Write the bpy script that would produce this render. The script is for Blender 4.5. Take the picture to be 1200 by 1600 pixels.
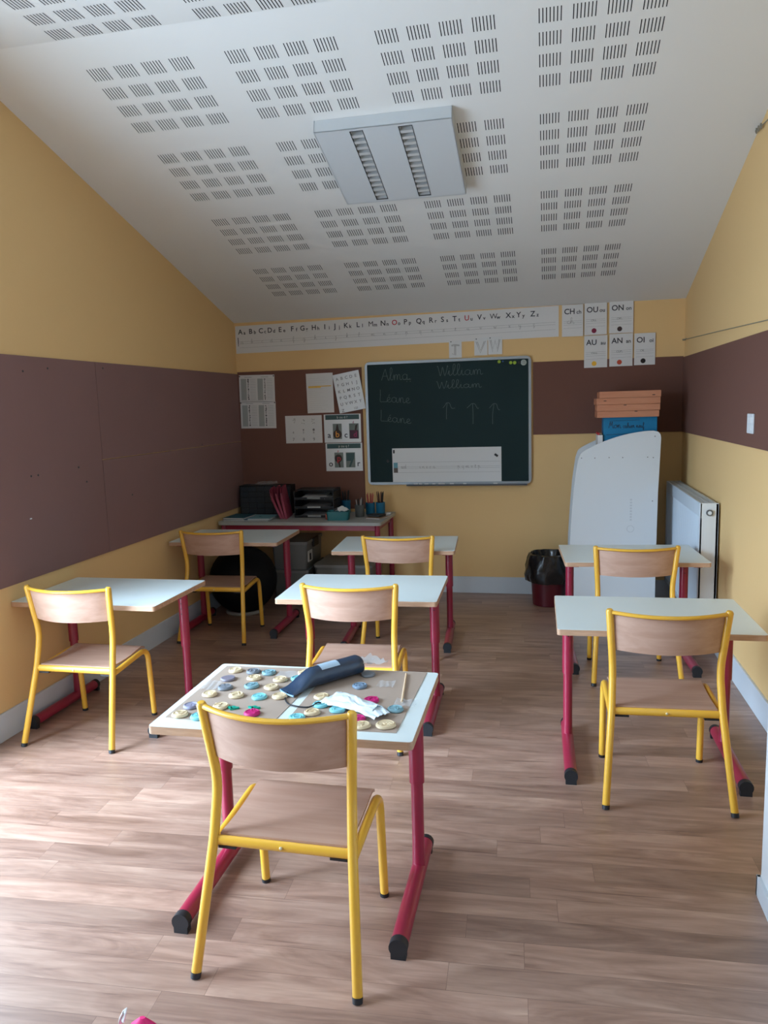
import bpy, bmesh, math, random
from mathutils import Vector, Matrix
random.seed(7)
PI = math.pi
for o in list(bpy.data.objects): bpy.data.objects.remove(o)
scene = bpy.context.scene
COL = scene.collection

# ------------------------------------------------------------------ camera
cam = bpy.data.cameras.new('camera'); camo = bpy.data.objects.new('camera', cam); COL.objects.link(camo)
RX = Vector((0.9778, 0.207482, -0.029313)); UP = Vector((-0.000361, 0.141557, 0.98993)); FW = Vector((-0.209542, 0.967943, -0.138489))
m = Matrix((RX, UP, -FW)).transposed().to_4x4(); m.translation = Vector((0, 0, 1.4149))
camo.matrix_world = m
cam.sensor_fit = 'VERTICAL'; cam.sensor_height = 36; cam.lens = 36*1185.2/1600; cam.clip_start = .02
scene.camera = camo
# ------------------------------------------------------------------ light: overcast daylight through the left window, plus an added fill window
w = bpy.data.worlds.new('daylight'); scene.world = w; w.use_nodes = True
bg = w.node_tree.nodes['Background']; bg.inputs[0].default_value = (0.58, 0.78, 1.0, 1)
# cloudy sky, brightest around the veiled sun behind and to the left
SKY_BASE, SKY_GLOW, SKY_POW, SKY_DIR = 9.0, 44.0, 12.0, (-.64, -.52, .56)
_n, _l = w.node_tree.nodes, w.node_tree.links
_tc = _n.new('ShaderNodeTexCoord'); _d = _n.new('ShaderNodeVectorMath'); _d.operation = 'DOT_PRODUCT'; _d.inputs[1].default_value = SKY_DIR
_c = _n.new('ShaderNodeMath'); _c.operation = 'MAXIMUM'; _c.inputs[1].default_value = 0
_p = _n.new('ShaderNodeMath'); _p.operation = 'POWER'; _p.inputs[1].default_value = SKY_POW
_m = _n.new('ShaderNodeMath'); _m.operation = 'MULTIPLY_ADD'; _m.inputs[1].default_value = SKY_GLOW; _m.inputs[2].default_value = SKY_BASE
_l.new(_tc.outputs['Generated'], _d.inputs[0]); _l.new(_d.outputs['Value'], _c.inputs[0]); _l.new(_c.outputs[0], _p.inputs[0]); _l.new(_p.outputs[0], _m.inputs[0]); _l.new(_m.outputs[0], bg.inputs[1])
XL, XR, YB, YF, ZC, SL = -2.346, 0.922, 5.600, -3.4, 2.0763, 0.2892
YK, ZK, XP, YP = 2.868, 2.866, 0.596, 2.16
WIN = (0.70, 2.48, 0.04, 2.2)       # left window: y0, y1, z0, z1
FILL_WIN = (-1.5, -.55, 1.0, 2.2)      # unseen window added to the right-hand return wall for fill light: y0, y1, z0, z1
def portal(name, loc, rot, sx, sy):
    l = bpy.data.lights.new(name, 'AREA'); l.shape = 'RECTANGLE'; l.size = sx; l.size_y = sy
    l.cycles.is_portal = True
    o = bpy.data.objects.new(name, l); COL.objects.link(o); o.location = loc; o.rotation_euler = rot
portal('window_portal', (XL-.2, (WIN[0]+WIN[1])/2, (WIN[2]+WIN[3])/2), (0, -PI/2, 0), WIN[3]-WIN[2], WIN[1]-WIN[0])
portal('fill_window_portal', (XP+.3, (FILL_WIN[0]+FILL_WIN[1])/2, (FILL_WIN[2]+FILL_WIN[3])/2), (0, PI/2, 0), FILL_WIN[3]-FILL_WIN[2], FILL_WIN[1]-FILL_WIN[0])
vs = scene.view_settings
vs.view_transform = 'Standard'; vs.look = 'None'; vs.gamma = 1; vs.use_curve_mapping = False; vs.exposure = 0.25

# ------------------------------------------------------------------ materials
def srgb(r, g, b):
    f = lambda c: (c/255/12.92) if c/255 <= .04045 else ((c/255+.055)/1.055)**2.4
    return (f(r), f(g), f(b), 1)
MATS = {}
def mat(name, col, rough=.5, metal=0, bump=0, bscale=200, var=0, vscale=4, spec=.5, alpha=1, trans=0, coat=0):
    if name in MATS: return MATS[name]
    mt = bpy.data.materials.new(name); mt.use_nodes = True; nt = mt.node_tree; b = nt.nodes['Principled BSDF']
    b.inputs['Base Color'].default_value = col; b.inputs['Roughness'].default_value = rough
    b.inputs['Metallic'].default_value = metal; b.inputs['Specular IOR Level'].default_value = spec
    b.inputs['Alpha'].default_value = alpha; b.inputs['Transmission Weight'].default_value = trans
    b.inputs['Coat Weight'].default_value = coat
    if bump or var:
        tc = nt.nodes.new('ShaderNodeTexCoord')
    if bump:
        n = nt.nodes.new('ShaderNodeTexNoise'); n.inputs['Scale'].default_value = bscale; n.inputs['Detail'].default_value = 3
        bp = nt.nodes.new('ShaderNodeBump'); bp.inputs['Strength'].default_value = bump; bp.inputs['Distance'].default_value = .002
        nt.links.new(tc.outputs['Object'], n.inputs['Vector']); nt.links.new(n.outputs[0], bp.inputs['Height']); nt.links.new(bp.outputs[0], b.inputs['Normal'])
    if var:
        n = nt.nodes.new('ShaderNodeTexNoise'); n.inputs['Scale'].default_value = vscale; n.inputs['Detail'].default_value = 4
        mx = nt.nodes.new('ShaderNodeMix'); mx.data_type = 'RGBA'
        mx.inputs[6].default_value = tuple(c*(1-var) for c in col[:3])+(1,); mx.inputs[7].default_value = tuple(min(1, c*(1+var)) for c in col[:3])+(1,)
        nt.links.new(tc.outputs['Object'], n.inputs['Vector']); nt.links.new(n.outputs[0], mx.inputs[0]); nt.links.new(mx.outputs[2], b.inputs['Base Color'])
    MATS[name] = mt; return mt
def wood(name, c1, c2, rough=.45, scale=(2, 30, 30), axis_noise=3.0):
    if name in MATS: return MATS[name]
    mt = bpy.data.materials.new(name); mt.use_nodes = True; nt = mt.node_tree; b = nt.nodes['Principled BSDF']; b.inputs['Roughness'].default_value = rough
    tc = nt.nodes.new('ShaderNodeTexCoord'); mp = nt.nodes.new('ShaderNodeMapping'); mp.inputs['Scale'].default_value = scale
    n = nt.nodes.new('ShaderNodeTexNoise'); n.inputs['Scale'].default_value = axis_noise; n.inputs['Detail'].default_value = 6; n.inputs['Roughness'].default_value = .6; n.inputs['Distortion'].default_value = .4
    cr = nt.nodes.new('ShaderNodeValToRGB'); cr.color_ramp.elements[0].position = .3; cr.color_ramp.elements[1].position = .7
    cr.color_ramp.elements[0].color = c1; cr.color_ramp.elements[1].color = c2
    nt.links.new(tc.outputs['Object'], mp.inputs[0]); nt.links.new(mp.outputs[0], n.inputs['Vector']); nt.links.new(n.outputs[0], cr.inputs[0]); nt.links.new(cr.outputs[0], b.inputs['Base Color'])
    MATS[name] = mt; return mt
def floor_mat():
    mt = bpy.data.materials.new('laminate floor'); mt.use_nodes = True; nt = mt.node_tree; N = nt.nodes; L = nt.links; b = N['Principled BSDF']
    tc = N.new('ShaderNodeTexCoord'); mp = N.new('ShaderNodeMapping'); mp.inputs['Rotation'].default_value = (0, 0, math.radians(-2.4)); mp.inputs['Location'].default_value = (.13, .045, 0)
    L.new(tc.outputs['Object'], mp.inputs[0])
    br = N.new('ShaderNodeTexBrick'); br.inputs['Scale'].default_value = 1; ROW = .095; br.inputs['Brick Width'].default_value = .78; br.inputs['Row Height'].default_value = ROW
    br.inputs['Mortar Size'].default_value = .0007; br.inputs['Mortar Smooth'].default_value = .3; br.offset = 0
    br.inputs['Color1'].default_value = (0, 0, 0, 1); br.inputs['Color2'].default_value = (1, 1, 1, 1); br.inputs['Mortar'].default_value = (.5, .5, .5, 1)
    # every row of staves is shifted by its own random amount
    sp = N.new('ShaderNodeSeparateXYZ'); L.new(mp.outputs[0], sp.inputs[0])
    dv = N.new('ShaderNodeMath'); dv.operation = 'DIVIDE'; dv.inputs[1].default_value = ROW; L.new(sp.outputs['Y'], dv.inputs[0])
    fl = N.new('ShaderNodeMath'); fl.operation = 'FLOOR'; L.new(dv.outputs[0], fl.inputs[0])
    wn = N.new('ShaderNodeTexWhiteNoise'); wn.noise_dimensions = '1D'; L.new(fl.outputs[0], wn.inputs['W'])
    ml_ = N.new('ShaderNodeMath'); ml_.operation = 'MULTIPLY_ADD'; ml_.inputs[1].default_value = 1.7; L.new(wn.outputs['Value'], ml_.inputs[0]); L.new(sp.outputs['X'], ml_.inputs[2])
    cb = N.new('ShaderNodeCombineXYZ'); L.new(ml_.outputs[0], cb.inputs['X']); L.new(sp.outputs['Y'], cb.inputs['Y']); L.new(cb.outputs[0], br.inputs['Vector'])
    # each plank gets its own slice of the grain
    ml = N.new('ShaderNodeVectorMath'); ml.operation = 'MULTIPLY'; ml.inputs[1].default_value = (3.7, 11.3, 9.1); L.new(br.outputs['Color'], ml.inputs[0])
    def grain(sx, sy, scale, detail, dist):
        m2 = N.new('ShaderNodeMapping'); m2.inputs['Scale'].default_value = (sx, sy, 1); L.new(mp.outputs[0], m2.inputs[0])
        ad = N.new('ShaderNodeVectorMath'); ad.operation = 'ADD'; L.new(m2.outputs[0], ad.inputs[0]); L.new(ml.outputs[0], ad.inputs[1])
        n = N.new('ShaderNodeTexNoise'); n.inputs['Scale'].default_value = scale; n.inputs['Detail'].default_value = detail; n.inputs['Distortion'].default_value = dist; n.inputs['Roughness'].default_value = .62
        L.new(ad.outputs[0], n.inputs['Vector']); return n
    g1 = grain(1.6, 9, 1.4, 4, 1.2); g2 = grain(2.2, 34, 2.2, 6, .6); g3 = grain(1.3, 14, 1.0, 2, 2.2)
    r1 = N.new('ShaderNodeValToRGB'); e = r1.color_ramp.elements; e[0].position = .28; e[0].color = (.205, .110, .075, 1); e[1].position = .72; e[1].color = (.445, .29, .215, 1)
    mid = r1.color_ramp.elements.new(.5); mid.color = (.33, .197, .143, 1)
    L.new(g1.outputs[0], r1.inputs[0])
    r2 = N.new('ShaderNodeValToRGB'); e = r2.color_ramp.elements; e[0].position = .3; e[0].color = (.82, .8, .79, 1); e[1].position = .6; e[1].color = (1.05, 1.05, 1.05, 1); L.new(g2.outputs[0], r2.inputs[0])
    r3 = N.new('ShaderNodeValToRGB'); e = r3.color_ramp.elements; e[0].position = .27; e[0].color = (.62, .56, .54, 1); e[1].position = .36; e[1].color = (1, 1, 1, 1); L.new(g3.outputs[0], r3.inputs[0])
    r4 = N.new('ShaderNodeValToRGB'); e = r4.color_ramp.elements; e[0].color = (.80, .78, .77, 1); e[1].color = (1.16, 1.15, 1.14, 1); L.new(br.outputs['Color'], r4.inputs[0])
    r5 = N.new('ShaderNodeValToRGB'); e = r5.color_ramp.elements; e[0].color = (1, 1, 1, 1); e[1].color = (.55, .5, .47, 1); L.new(br.outputs['Fac'], r5.inputs[0])
    prev = r1.outputs[0]
    for r in (r2, r3, r4, r5):
        mx = N.new('ShaderNodeMix'); mx.data_type = 'RGBA'; mx.blend_type = 'MULTIPLY'; mx.inputs[0].default_value = 1
        L.new(prev, mx.inputs[6]); L.new(r.outputs[0], mx.inputs[7]); prev = mx.outputs[2]
    L.new(prev, b.inputs['Base Color']); b.inputs['Roughness'].default_value = .45; b.inputs['Specular IOR Level'].default_value = .8; b.inputs['Coat Weight'].default_value = .5; b.inputs['Coat Roughness'].default_value = .36
    bp = N.new('ShaderNodeBump'); bp.inputs['Strength'].default_value = .12; bp.inputs['Distance'].default_value = .001; L.new(g2.outputs[0], bp.inputs['Height']); L.new(bp.outputs[0], b.inputs['Normal'])
    return mt
M_FLOOR = floor_mat()
M_WALL = mat('yellow wall paint', (.79, .52, .235, 1), .7, bump=.25, bscale=60, spec=.3)
M_FELT = mat('brown felt', (.185, .088, .066, 1), .95, bump=.6, bscale=500, var=.06, vscale=2.5, spec=.15)
M_FELT_LIT = mat('brown felt lit', (.255, .145, .130, 1), .95, bump=.6, bscale=500, var=.06, vscale=2.5, spec=.15)  # same brown felt, brighter bluish light on the left wall put into its colour
M_CEIL = mat('white ceiling paint', (.80, .785, .75, 1), .8, spec=.2)
M_HOLE = mat('perforation', (.035, .035, .037, 1), .9, spec=.1)
M_TRIM = mat('grey white trim paint', (.62, .66, .70, 1), .45)
M_WHITE = mat('white paint', (.75, .77, .78, 1), .4)
M_FIX = mat('luminaire enamel', (.62, .64, .65, 1), .4)
M_LOUV = mat('louvre aluminium', (.72, .72, .71, 1), .35, metal=.25)
M_DARK = mat('dark edge', (.03, .03, .03, 1), .6)
M_YEL = mat('yellow enamel', (.78, .42, .045, 1), .3, coat=.25)
M_RED = mat('raspberry enamel', (.30, .015, .045, 1), .33, coat=.2)
M_BLK = mat('black plastic', (.012, .013, .016, 1), .5)
M_PLY = wood('beech plywood', (.43, .25, .175, 1), (.56, .355, .265, 1), .4, (1.2, 12, 12), 2.0)
M_EDGE = wood('beech edge', (.42, .24, .14, 1), (.58, .36, .23, 1), .5, (3, 25, 25))
M_LAM = mat('pale laminate', (.74, .80, .78, 1), .32, var=.015, vscale=6)
M_STEEL = mat('grey steel', (.18, .2, .22, 1), .4, metal=.6)
M_SCREW = mat('bare rivet', (.75, .68, .45, 1), .35, metal=.5)
M_PAPER = mat('paper', (.72, .70, .68, 1), .6, spec=.2)
M_PAPERG = mat('laminated paper', (.72, .72, .71, 1), .25)
M_INK = mat('dark ink', (.025, .022, .03, 1), .6)
M_INKG = mat('grey ink', (.22, .21, .2, 1), .7)
M_INKR = mat('red ink', (.5, .03, .04, 1), .6)
M_KRAFT = mat('kraft card', (.40, .30, .235, 1), .8, var=.10, vscale=5)
M_BOARD = mat('green chalkboard', (.006, .024, .025, 1), .6, var=.25, vscale=3, spec=.25)
M_ALU = mat('anodised aluminium', (.36, .40, .43, 1), .4, metal=.5)
M_CHALK = mat('chalk', (.13, .17, .165, 1), .9)

# ------------------------------------------------------------------ mesh helpers
def link(name, bm, mats, parent=None, smooth=False, loc=None):
    me = bpy.data.meshes.new(name); bmesh.ops.recalc_face_normals(bm, faces=bm.faces[:]) if len(bm.faces) else None
    bm.to_mesh(me); bm.free()
    for mm in (mats if isinstance(mats, (list, tuple)) else [mats]): me.materials.append(mm)
    if smooth:
        for p in me.polygons: p.use_smooth = True
        try: me.set_sharp_from_angle(angle=math.radians(40))
        except Exception: pass
    o = bpy.data.objects.new(name, me); COL.objects.link(o)
    if parent: o.parent = parent
    if loc: o.location = loc
    return o
def tag(o, label=None, cat=None, group=None, kind=None):
    if label: o['label'] = label
    if cat: o['category'] = cat
    if group: o['group'] = group
    if kind: o['kind'] = kind
    return o
def thing(name, label, cat, loc=(0, 0, 0), rz=0, group=None):
    o = bpy.data.objects.new(name, None); COL.objects.link(o); o.location = loc; o.rotation_euler = (0, 0, rz); o.empty_display_size = .1
    return tag(o, label, cat, group)
def struct(name, bm, mats, parent=None, label=None, smooth=False):
    o = link(name, bm, mats, parent, smooth)
    if not parent: o['kind'] = 'structure'
    if label: o['label'] = label
    return o
def copy_tree(o, parent=None):
    c = o.copy(); COL.objects.link(c)
    if parent: c.parent = parent
    for ch in [x for x in bpy.data.objects if x.parent == o]: copy_tree(ch, c)
    return c
def box(bm, x0, x1, y0, y1, z0, z1, mi=0, M=None, bev=0):
    v = [bm.verts.new((x, y, z)) for z in (z0, z1) for y in (y0, y1) for x in (x0, x1)]
    fs = [(0, 2, 3, 1), (4, 5, 7, 6), (0, 1, 5, 4), (2, 6, 7, 3), (0, 4, 6, 2), (1, 3, 7, 5)]
    F = [bm.faces.new([v[i] for i in f]) for f in fs]
    for f in F: f.material_index = mi
    if M is not None: bmesh.ops.transform(bm, matrix=M, verts=v)
    if bev:
        r = bmesh.ops.bevel(bm, geom=list({e for f in F for e in f.edges}), offset=bev, segments=2, affect='EDGES', profile=.5)
        for f in r['faces']: f.material_index = mi
    return v
def prism(bm, pts, axis, a, b, mi=0):
    """pts polygon in the two other axes (order xyz without axis), extruded a..b along axis"""
    def P(p, t):
        q = list(p); q.insert(axis, t); return q
    A = [bm.verts.new(P(p, a)) for p in pts]; B = [bm.verts.new(P(p, b)) for p in pts]; n = len(pts)
    fs = [bm.faces.new(A), bm.faces.new(B[::-1])]
    for i in range(n): fs.append(bm.faces.new((A[i], B[i], B[(i+1) % n], A[(i+1) % n])))
    for f in fs: f.material_index = mi
    return A+B
def rounded_path(pts, r, seg=6):
    pts = [Vector(p) for p in pts]; out = [pts[0]]
    for i in range(1, len(pts)-1):
        ri = r[i] if isinstance(r, (list, tuple)) else r
        a, p, b = pts[i-1], pts[i], pts[i+1]; u = (a-p); v = (b-p)
        d = min(ri, u.length*.49, v.length*.49)
        if d < 1e-5: out.append(p); continue
        s = p+u.normalized()*d; e = p+v.normalized()*d
        for k in range(seg+1):
            t = k/seg; out.append(s*(1-t)**2+p*2*t*(1-t)+e*t*t)
    out.append(pts[-1]); return out
def catmull(pts, n=6, closed=False):
    P = [Vector(p) for p in pts]; out = []; N = len(P)
    for i in range(N-1 if not closed else N):
        p0 = P[(i-1) % N] if (closed or i > 0) else P[0]; p1 = P[i]; p2 = P[(i+1) % N]; p3 = P[(i+2) % N] if (closed or i+2 < N) else P[-1]
        for k in range(n):
            t = k/n; out.append(.5*((2*p1)+(-p0+p2)*t+(2*p0-5*p1+4*p2-p3)*t*t+(-p0+3*p1-3*p2+p3)*t**3))
    if not closed: out.append(P[-1])
    return out
def tube(bm, pts, r, seg=12, caps=True, dome=False, mi=0, flat=None, upv=None):
    pts = [Vector(p) for p in pts]; rings = []; n = len(pts)
    R = r if isinstance(r, (list, tuple)) else [r]*n
    prev = None
    for i, p in enumerate(pts):
        t = (pts[min(i+1, n-1)]-pts[max(i-1, 0)]).normalized()
        if prev is None:
            a = Vector(upv) if upv else (Vector((0, 0, 1)) if abs(t.z) < .9 else Vector((1, 0, 0)))
        else: a = prev
        u = (a-t*a.dot(t)).normalized(); prev = u; v = t.cross(u)
        fu, fv = flat if flat else (1, 1)
        rings.append([bm.verts.new(p+u*math.cos(2*PI*k/seg)*R[i]*fu+v*math.sin(2*PI*k/seg)*R[i]*fv) for k in range(seg)])
    for a, b in zip(rings, rings[1:]):
        for k in range(seg):
            f = bm.faces.new((a[k], a[(k+1) % seg], b[(k+1) % seg], b[k])); f.material_index = mi
    if caps:
        for ring, pt, pt2 in ((rings[0], pts[0], pts[1]), (rings[-1], pts[-1], pts[-2])):
            d = (pt-pt2).normalized()
            if dome:
                c = bm.verts.new(pt+d*R[0]*.7)
                mid = [bm.verts.new(pt+(v.co-pt)*.72+d*R[0]*.5) for v in ring]
                for k in range(seg):
                    bm.faces.new((ring[k], ring[(k+1) % seg], mid[(k+1) % seg], mid[k])).material_index = mi
                    bm.faces.new((mid[k], mid[(k+1) % seg], c)).material_index = mi
            else:
                f = bm.faces.new(ring); f.material_index = mi
def cyl(bm, c, r, h, seg=24, r2=None, mi=0, axis=(0, 0, 1)):
    a = Vector(axis).normalized(); tube(bm, [Vector(c), Vector(c)+a*h], [r, r if r2 is None else r2], seg, mi=mi)
def lathe(bm, prof, seg=32, c=(0, 0, 0), mi=0, fn=None):
    rings = []
    for (r, z) in prof:
        ring = []
        for k in range(seg):
            a = 2*PI*k/seg; rr = r
            if fn: rr = fn(r, z, a)
            ring.append(bm.verts.new((c[0]+rr*math.cos(a), c[1]+rr*math.sin(a), c[2]+z)))
        rings.append(ring)
    for a, b in zip(rings, rings[1:]):
        for k in range(seg): bm.faces.new((a[k], a[(k+1) % seg], b[(k+1) % seg], b[k])).material_index = mi
    bm.faces.new(rings[0]).material_index = mi; bm.faces.new(rings[-1]).material_index = mi
def rrect(x0, x1, y0, y1, r, seg=5):
    out = []
    for cx, cy, a0 in ((x1-r, y1-r, 0), (x0+r, y1-r, 90), (x0+r, y0+r, 180), (x1-r, y0+r, 270)):
        for k in range(seg+1):
            a = math.radians(a0+90*k/seg); out.append((cx+r*math.cos(a), cy+r*math.sin(a)))
    return out
def text_bm(bm, s, x, z, size, y=0, bold=0.0, align='LEFT', mi=0, rot=0, depth=.0004):
    """upright text in the x-z plane facing -y, baseline at z"""
    cu = bpy.data.curves.new('t', 'FONT'); cu.body = s; cu.size = size; cu.extrude = depth; cu.offset = bold*size; cu.align_x = align; cu.resolution_u = 3
    o = bpy.data.objects.new('t', cu); COL.objects.link(o)
    bpy.context.view_layer.update()
    me = bpy.data.meshes.new_from_object(o.evaluated_get(bpy.context.evaluated_depsgraph_get()))
    R = Matrix.Translation((x, y, z)) @ Matrix.Rotation(rot, 4, 'Y') @ Matrix.Rotation(PI/2, 4, 'X')
    me.transform(R); n0 = len(bm.faces)
    bm.from_mesh(me); bm.faces.ensure_lookup_table()
    for f in bm.faces[n0:]: f.material_index = mi
    bpy.data.objects.remove(o); bpy.data.curves.remove(cu); bpy.data.meshes.remove(me)
def ribbon(bm, pts2, y, wdt, mi=0, depth=.0005):
    """flat pen stroke in the x-z plane"""
    P = [Vector((p[0], p[1])) for p in pts2]; n = len(P); L = []; R = []
    for i in range(n):
        t = P[min(i+1, n-1)]-P[max(i-1, 0)]
        if t.length < 1e-9: t = Vector((1, 0))
        t.normalize(); q = Vector((-t.y, t.x))*wdt/2
        L.append(bm.verts.new((P[i].x+q.x, y, P[i].y+q.y))); R.append(bm.verts.new((P[i].x-q.x, y, P[i].y-q.y)))
    for i in range(n-1): bm.faces.new((L[i], R[i], R[i+1], L[i+1])).material_index = mi
GL = {
 'l': ([[(0, .15), (.35, 1.1), (.48, 1.9), (.36, 2.25), (.2, 1.9), (.2, .5), (.36, 0), (.62, .2)]], .6),
 'a': ([[(.72, .8), (.42, 1), (.08, .7), (.1, .22), (.4, 0), (.68, .35), (.74, .95), (.74, .25), (.9, 0), (1.12, .2)]], 1.1),
 'm': ([[(0, .3), (.14, .95), (.2, .5), (.2, 0), (.3, .75), (.5, 1), (.62, .7), (.62, 0), (.72, .75), (.92, 1), (1.04, .7), (1.05, .15), (1.2, 0), (1.4, .2)]], 1.38),
 'n': ([[(0, .3), (.14, .95), (.2, .5), (.2, 0), (.3, .75), (.5, 1), (.64, .7), (.65, .15), (.8, 0), (1.0, .2)]], 1.0),
 'e': ([[(0, .2), (.4, .55), (.5, .85), (.3, 1), (.1, .6), (.16, .15), (.42, 0), (.72, .25)]], .7),
 'i': ([[(0, .2), (.2, 1), (.2, .25), (.34, 0), (.55, .2)], [(.2, 1.35), (.24, 1.4)]], .55),
 'é': ([[(0, .2), (.4, .55), (.5, .85), (.3, 1), (.1, .6), (.16, .15), (.42, 0), (.72, .25)], [(.3, 1.25), (.5, 1.5)]], .7),
 'o': ([[(.4, 1), (.08, .7), (.1, .22), (.4, 0), (.7, .4), (.6, .9), (.4, 1), (.8, .8)]], .85),
 'u': ([[(0, .3), (.12, 1), (.12, .3), (.3, 0), (.55, .3), (.62, 1), (.62, .2), (.78, 0), (.95, .2)]], .95),
 'c': ([[(.6, .8), (.4, 1), (.1, .7), (.12, .2), (.4, 0), (.7, .2)]], .7),
 'h': ([[(0, .15), (.35, 1.1), (.45, 2.0), (.3, 2.2), (.15, 1.8), (.15, 0), (.25, .7), (.5, 1), (.62, .7), (.64, .15), (.8, 0), (1, .2)]], 1.0),
 'd': ([[(.72, .8), (.42, 1), (.08, .7), (.1, .22), (.4, 0), (.7, .4)], [(.74, 2.0), (.74, .2), (.9, 0), (1.1, .2)]], 1.1),
 'b': ([[(0, .15), (.35, 1.1), (.42, 2.0), (.25, 2.2), (.12, 1.8), (.14, .3), (.35, 0), (.6, .4), (.5, .9), (.8, .8)]], .8),
 'f': ([[(0, .2), (.4, 1.2), (.48, 2), (.34, 2.2), (.22, 1.6), (.22, -.8), (.35, -.9), (.5, .1), (.7, .2)]], .7),
 'g': ([[(.72, .8), (.42, 1), (.08, .7), (.1, .22), (.4, 0), (.7, .4), (.72, 1), (.72, -.8), (.5, -1.05), (.3, -.8), (.9, .2)]], .95),
 'j': ([[(0, .3), (.25, 1), (.25, -.8), (.05, -1.05), (-.1, -.8), (.5, .2)], [(.25, 1.35), (.29, 1.4)]], .5),
 'k': ([[(0, .15), (.35, 1.1), (.42, 2.0), (.25, 2.2), (.12, 1.8), (.12, 0)], [(.14, .5), (.5, 1), (.5, .6), (.2, .5), (.6, 0), (.8, .2)]], .8),
 'p': ([[(0, .3), (.2, 1.2), (.2, -1.1)], [(.2, .6), (.5, 1), (.65, .6), (.65, .15), (.8, 0), (.95, .2)]], 1.0),
 'q': ([[(.65, .8), (.4, 1), (.08, .7), (.1, .22), (.4, 0), (.65, .4)], [(.68, 1), (.68, -1.1)]], .9),
 'r': ([[(0, .2), (.25, 1.1), (.3, .9), (.55, .85), (.5, .2), (.65, 0), (.8, .2)]], .8),
 's': ([[(0, .1), (.4, 1.1), (.55, .4), (.35, 0), (.1, .15)], [(.4, 0), (.7, .2)]], .7),
 't': ([[(0, .2), (.3, 1.6), (.25, .2), (.4, 0), (.6, .2)], [(.05, 1.1), (.5, 1.1)]], .6),
 'v': ([[(0, .5), (.15, 1), (.25, .8), (.4, 0), (.65, .9), (.85, .9)]], .85),
 'w': ([[(0, .5), (.12, 1), (.2, .3), (.35, 0), (.5, .8), (.52, .2), (.7, 0), (.85, .9), (1.0, .9)]], 1.0),
 'x': ([[(0, .8), (.2, 1), (.4, .5), (.55, 0), (.75, .2)], [(.7, 1), (.35, .5), (0, 0)]], .75),
 'y': ([[(0, .5), (.12, 1), (.15, .3), (.35, .05), (.6, .5), (.62, 1), (.62, -.8), (.4, -1.05), (.25, -.8), (.8, .2)]], .85),
 'z': ([[(0, .8), (.2, 1), (.6, .9), (.1, .1), (.4, .1), (.5, -.6), (.25, -.9), (.7, .1)]], .75),
 'A': ([[(0, 0), (.25, .9), (.6, 2.0), (.75, 1.2), (1.05, 0), (1.2, .15)], [(.2, .75), (.95, .75)]], 1.15),
 'L': ([[(.05, 2.4), (.03, 1.2), (.0, .05), (.4, 0), (1.05, .05)]], .95),
 'W': ([[(0, 1.75), (.1, 1.9), (.22, 1.2), (.42, 0), (.62, .9), (.75, 1.7), (.88, .9), (1.05, 0), (1.3, 1.0), (1.42, 2.0)], [(1.42, 2.0), (1.5, 1.7)]], 1.45),
 'M': ([[(0, 0), (.3, 1.6), (.35, 2), (.55, .7), (.85, 2), (.95, .8), (1.1, 0), (1.3, .2)]], 1.3),
 ' ': ([], .7)}
def script(bm, s, x, z, xh, y, wd, mi=0, slope=0.0, sx=1.0):
    cx = x
    for ch in s:
        st, adv = GL[ch]
        for q in st:
            pts = catmull([(p[0], p[1], 0) for p in q], 5)
            ribbon(bm, [(cx+p.x*xh*sx, z+p.y*xh+(cx+p.x*xh*sx-x)*slope) for p in pts], y, wd, mi)
        cx += adv*xh*sx
    return cx

# ================================================================== ROOM
bm = bmesh.new(); box(bm, XL-.25, XR+.25, YF-.25, YB+.2, -.12, 0); struct('floor', bm, M_FLOOR)
bm = bmesh.new()
prism(bm, [(YB+.2, ZC-SL*.2), (YK, ZK), (YF-.25, ZK), (YF-.25, ZK+.15), (YK, ZK+.15), (YB+.2, ZC+.15)], 0, XL-.25, XR+.25)
# acoustic perforations: 60 cm tiles, 4 x 4 groups of seven slots (surface pattern of the ceiling)
cl = math.sqrt(1+SL*SL)
def slot(x, p0, p1):
    n = Vector((0, -SL, -1)).normalized() if p0[0] >= YK else Vector((0, 0, -1)); d = .0006; hw = .0020
    vs_ = [bm.verts.new(Vector((x+a, p[0], p[1]))+n*d) for p, a in ((p0, -hw), (p0, hw), (p1, hw), (p1, -hw))]
    f = bm.faces.new(vs_); f.material_index = 1
def slope_pt(s): return (YB-s/cl, ZC+SL*s/cl)
for bx in (-1.853, -1.245, -.636, -.027):
    for top in (2.679, 2.088, 1.474, .848):
        for r in range(4):
            for g in range(4):
                for k in range(7):
                    s1 = top-r*.1155; slot(bx+g*.1225+k*.0131, slope_pt(s1), slope_pt(s1-.071))
    for r in range(4):
        for g in range(4):
            for k in range(7):
                y1 = 2.862-(3-(3-r))*.1185; slot(bx-.018+g*.1225+k*.0131, (y1-.075, ZK), (y1-.0005, ZK))
me_keep = [f for f in bm.faces if f.material_index == 1]
co = struct('ceiling', bm, [M_CEIL, M_HOLE])
for p in co.data.polygons:
    pass
prof = [(YK, 0)]
bm = bmesh.new(); T = .25
prism(bm, [(WIN[1], 0), (YB, 0), (YB, ZC), (YK, ZK), (WIN[1], ZK)], 0, XL-T, XL)
prism(bm, [(WIN[0], 0), (WIN[1], 0), (WIN[1], WIN[2]), (WIN[0], WIN[2])], 0, XL-T, XL)
prism(bm, [(WIN[0], WIN[3]), (WIN[1], WIN[3]), (WIN[1], ZK), (WIN[0], ZK)], 0, XL-T, XL)
prism(bm, [(YF, 0), (WIN[0], 0), (WIN[0], ZK), (YF, ZK)], 0, XL-T, XL)
struct('wall_left', bm, M_WALL)
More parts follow.
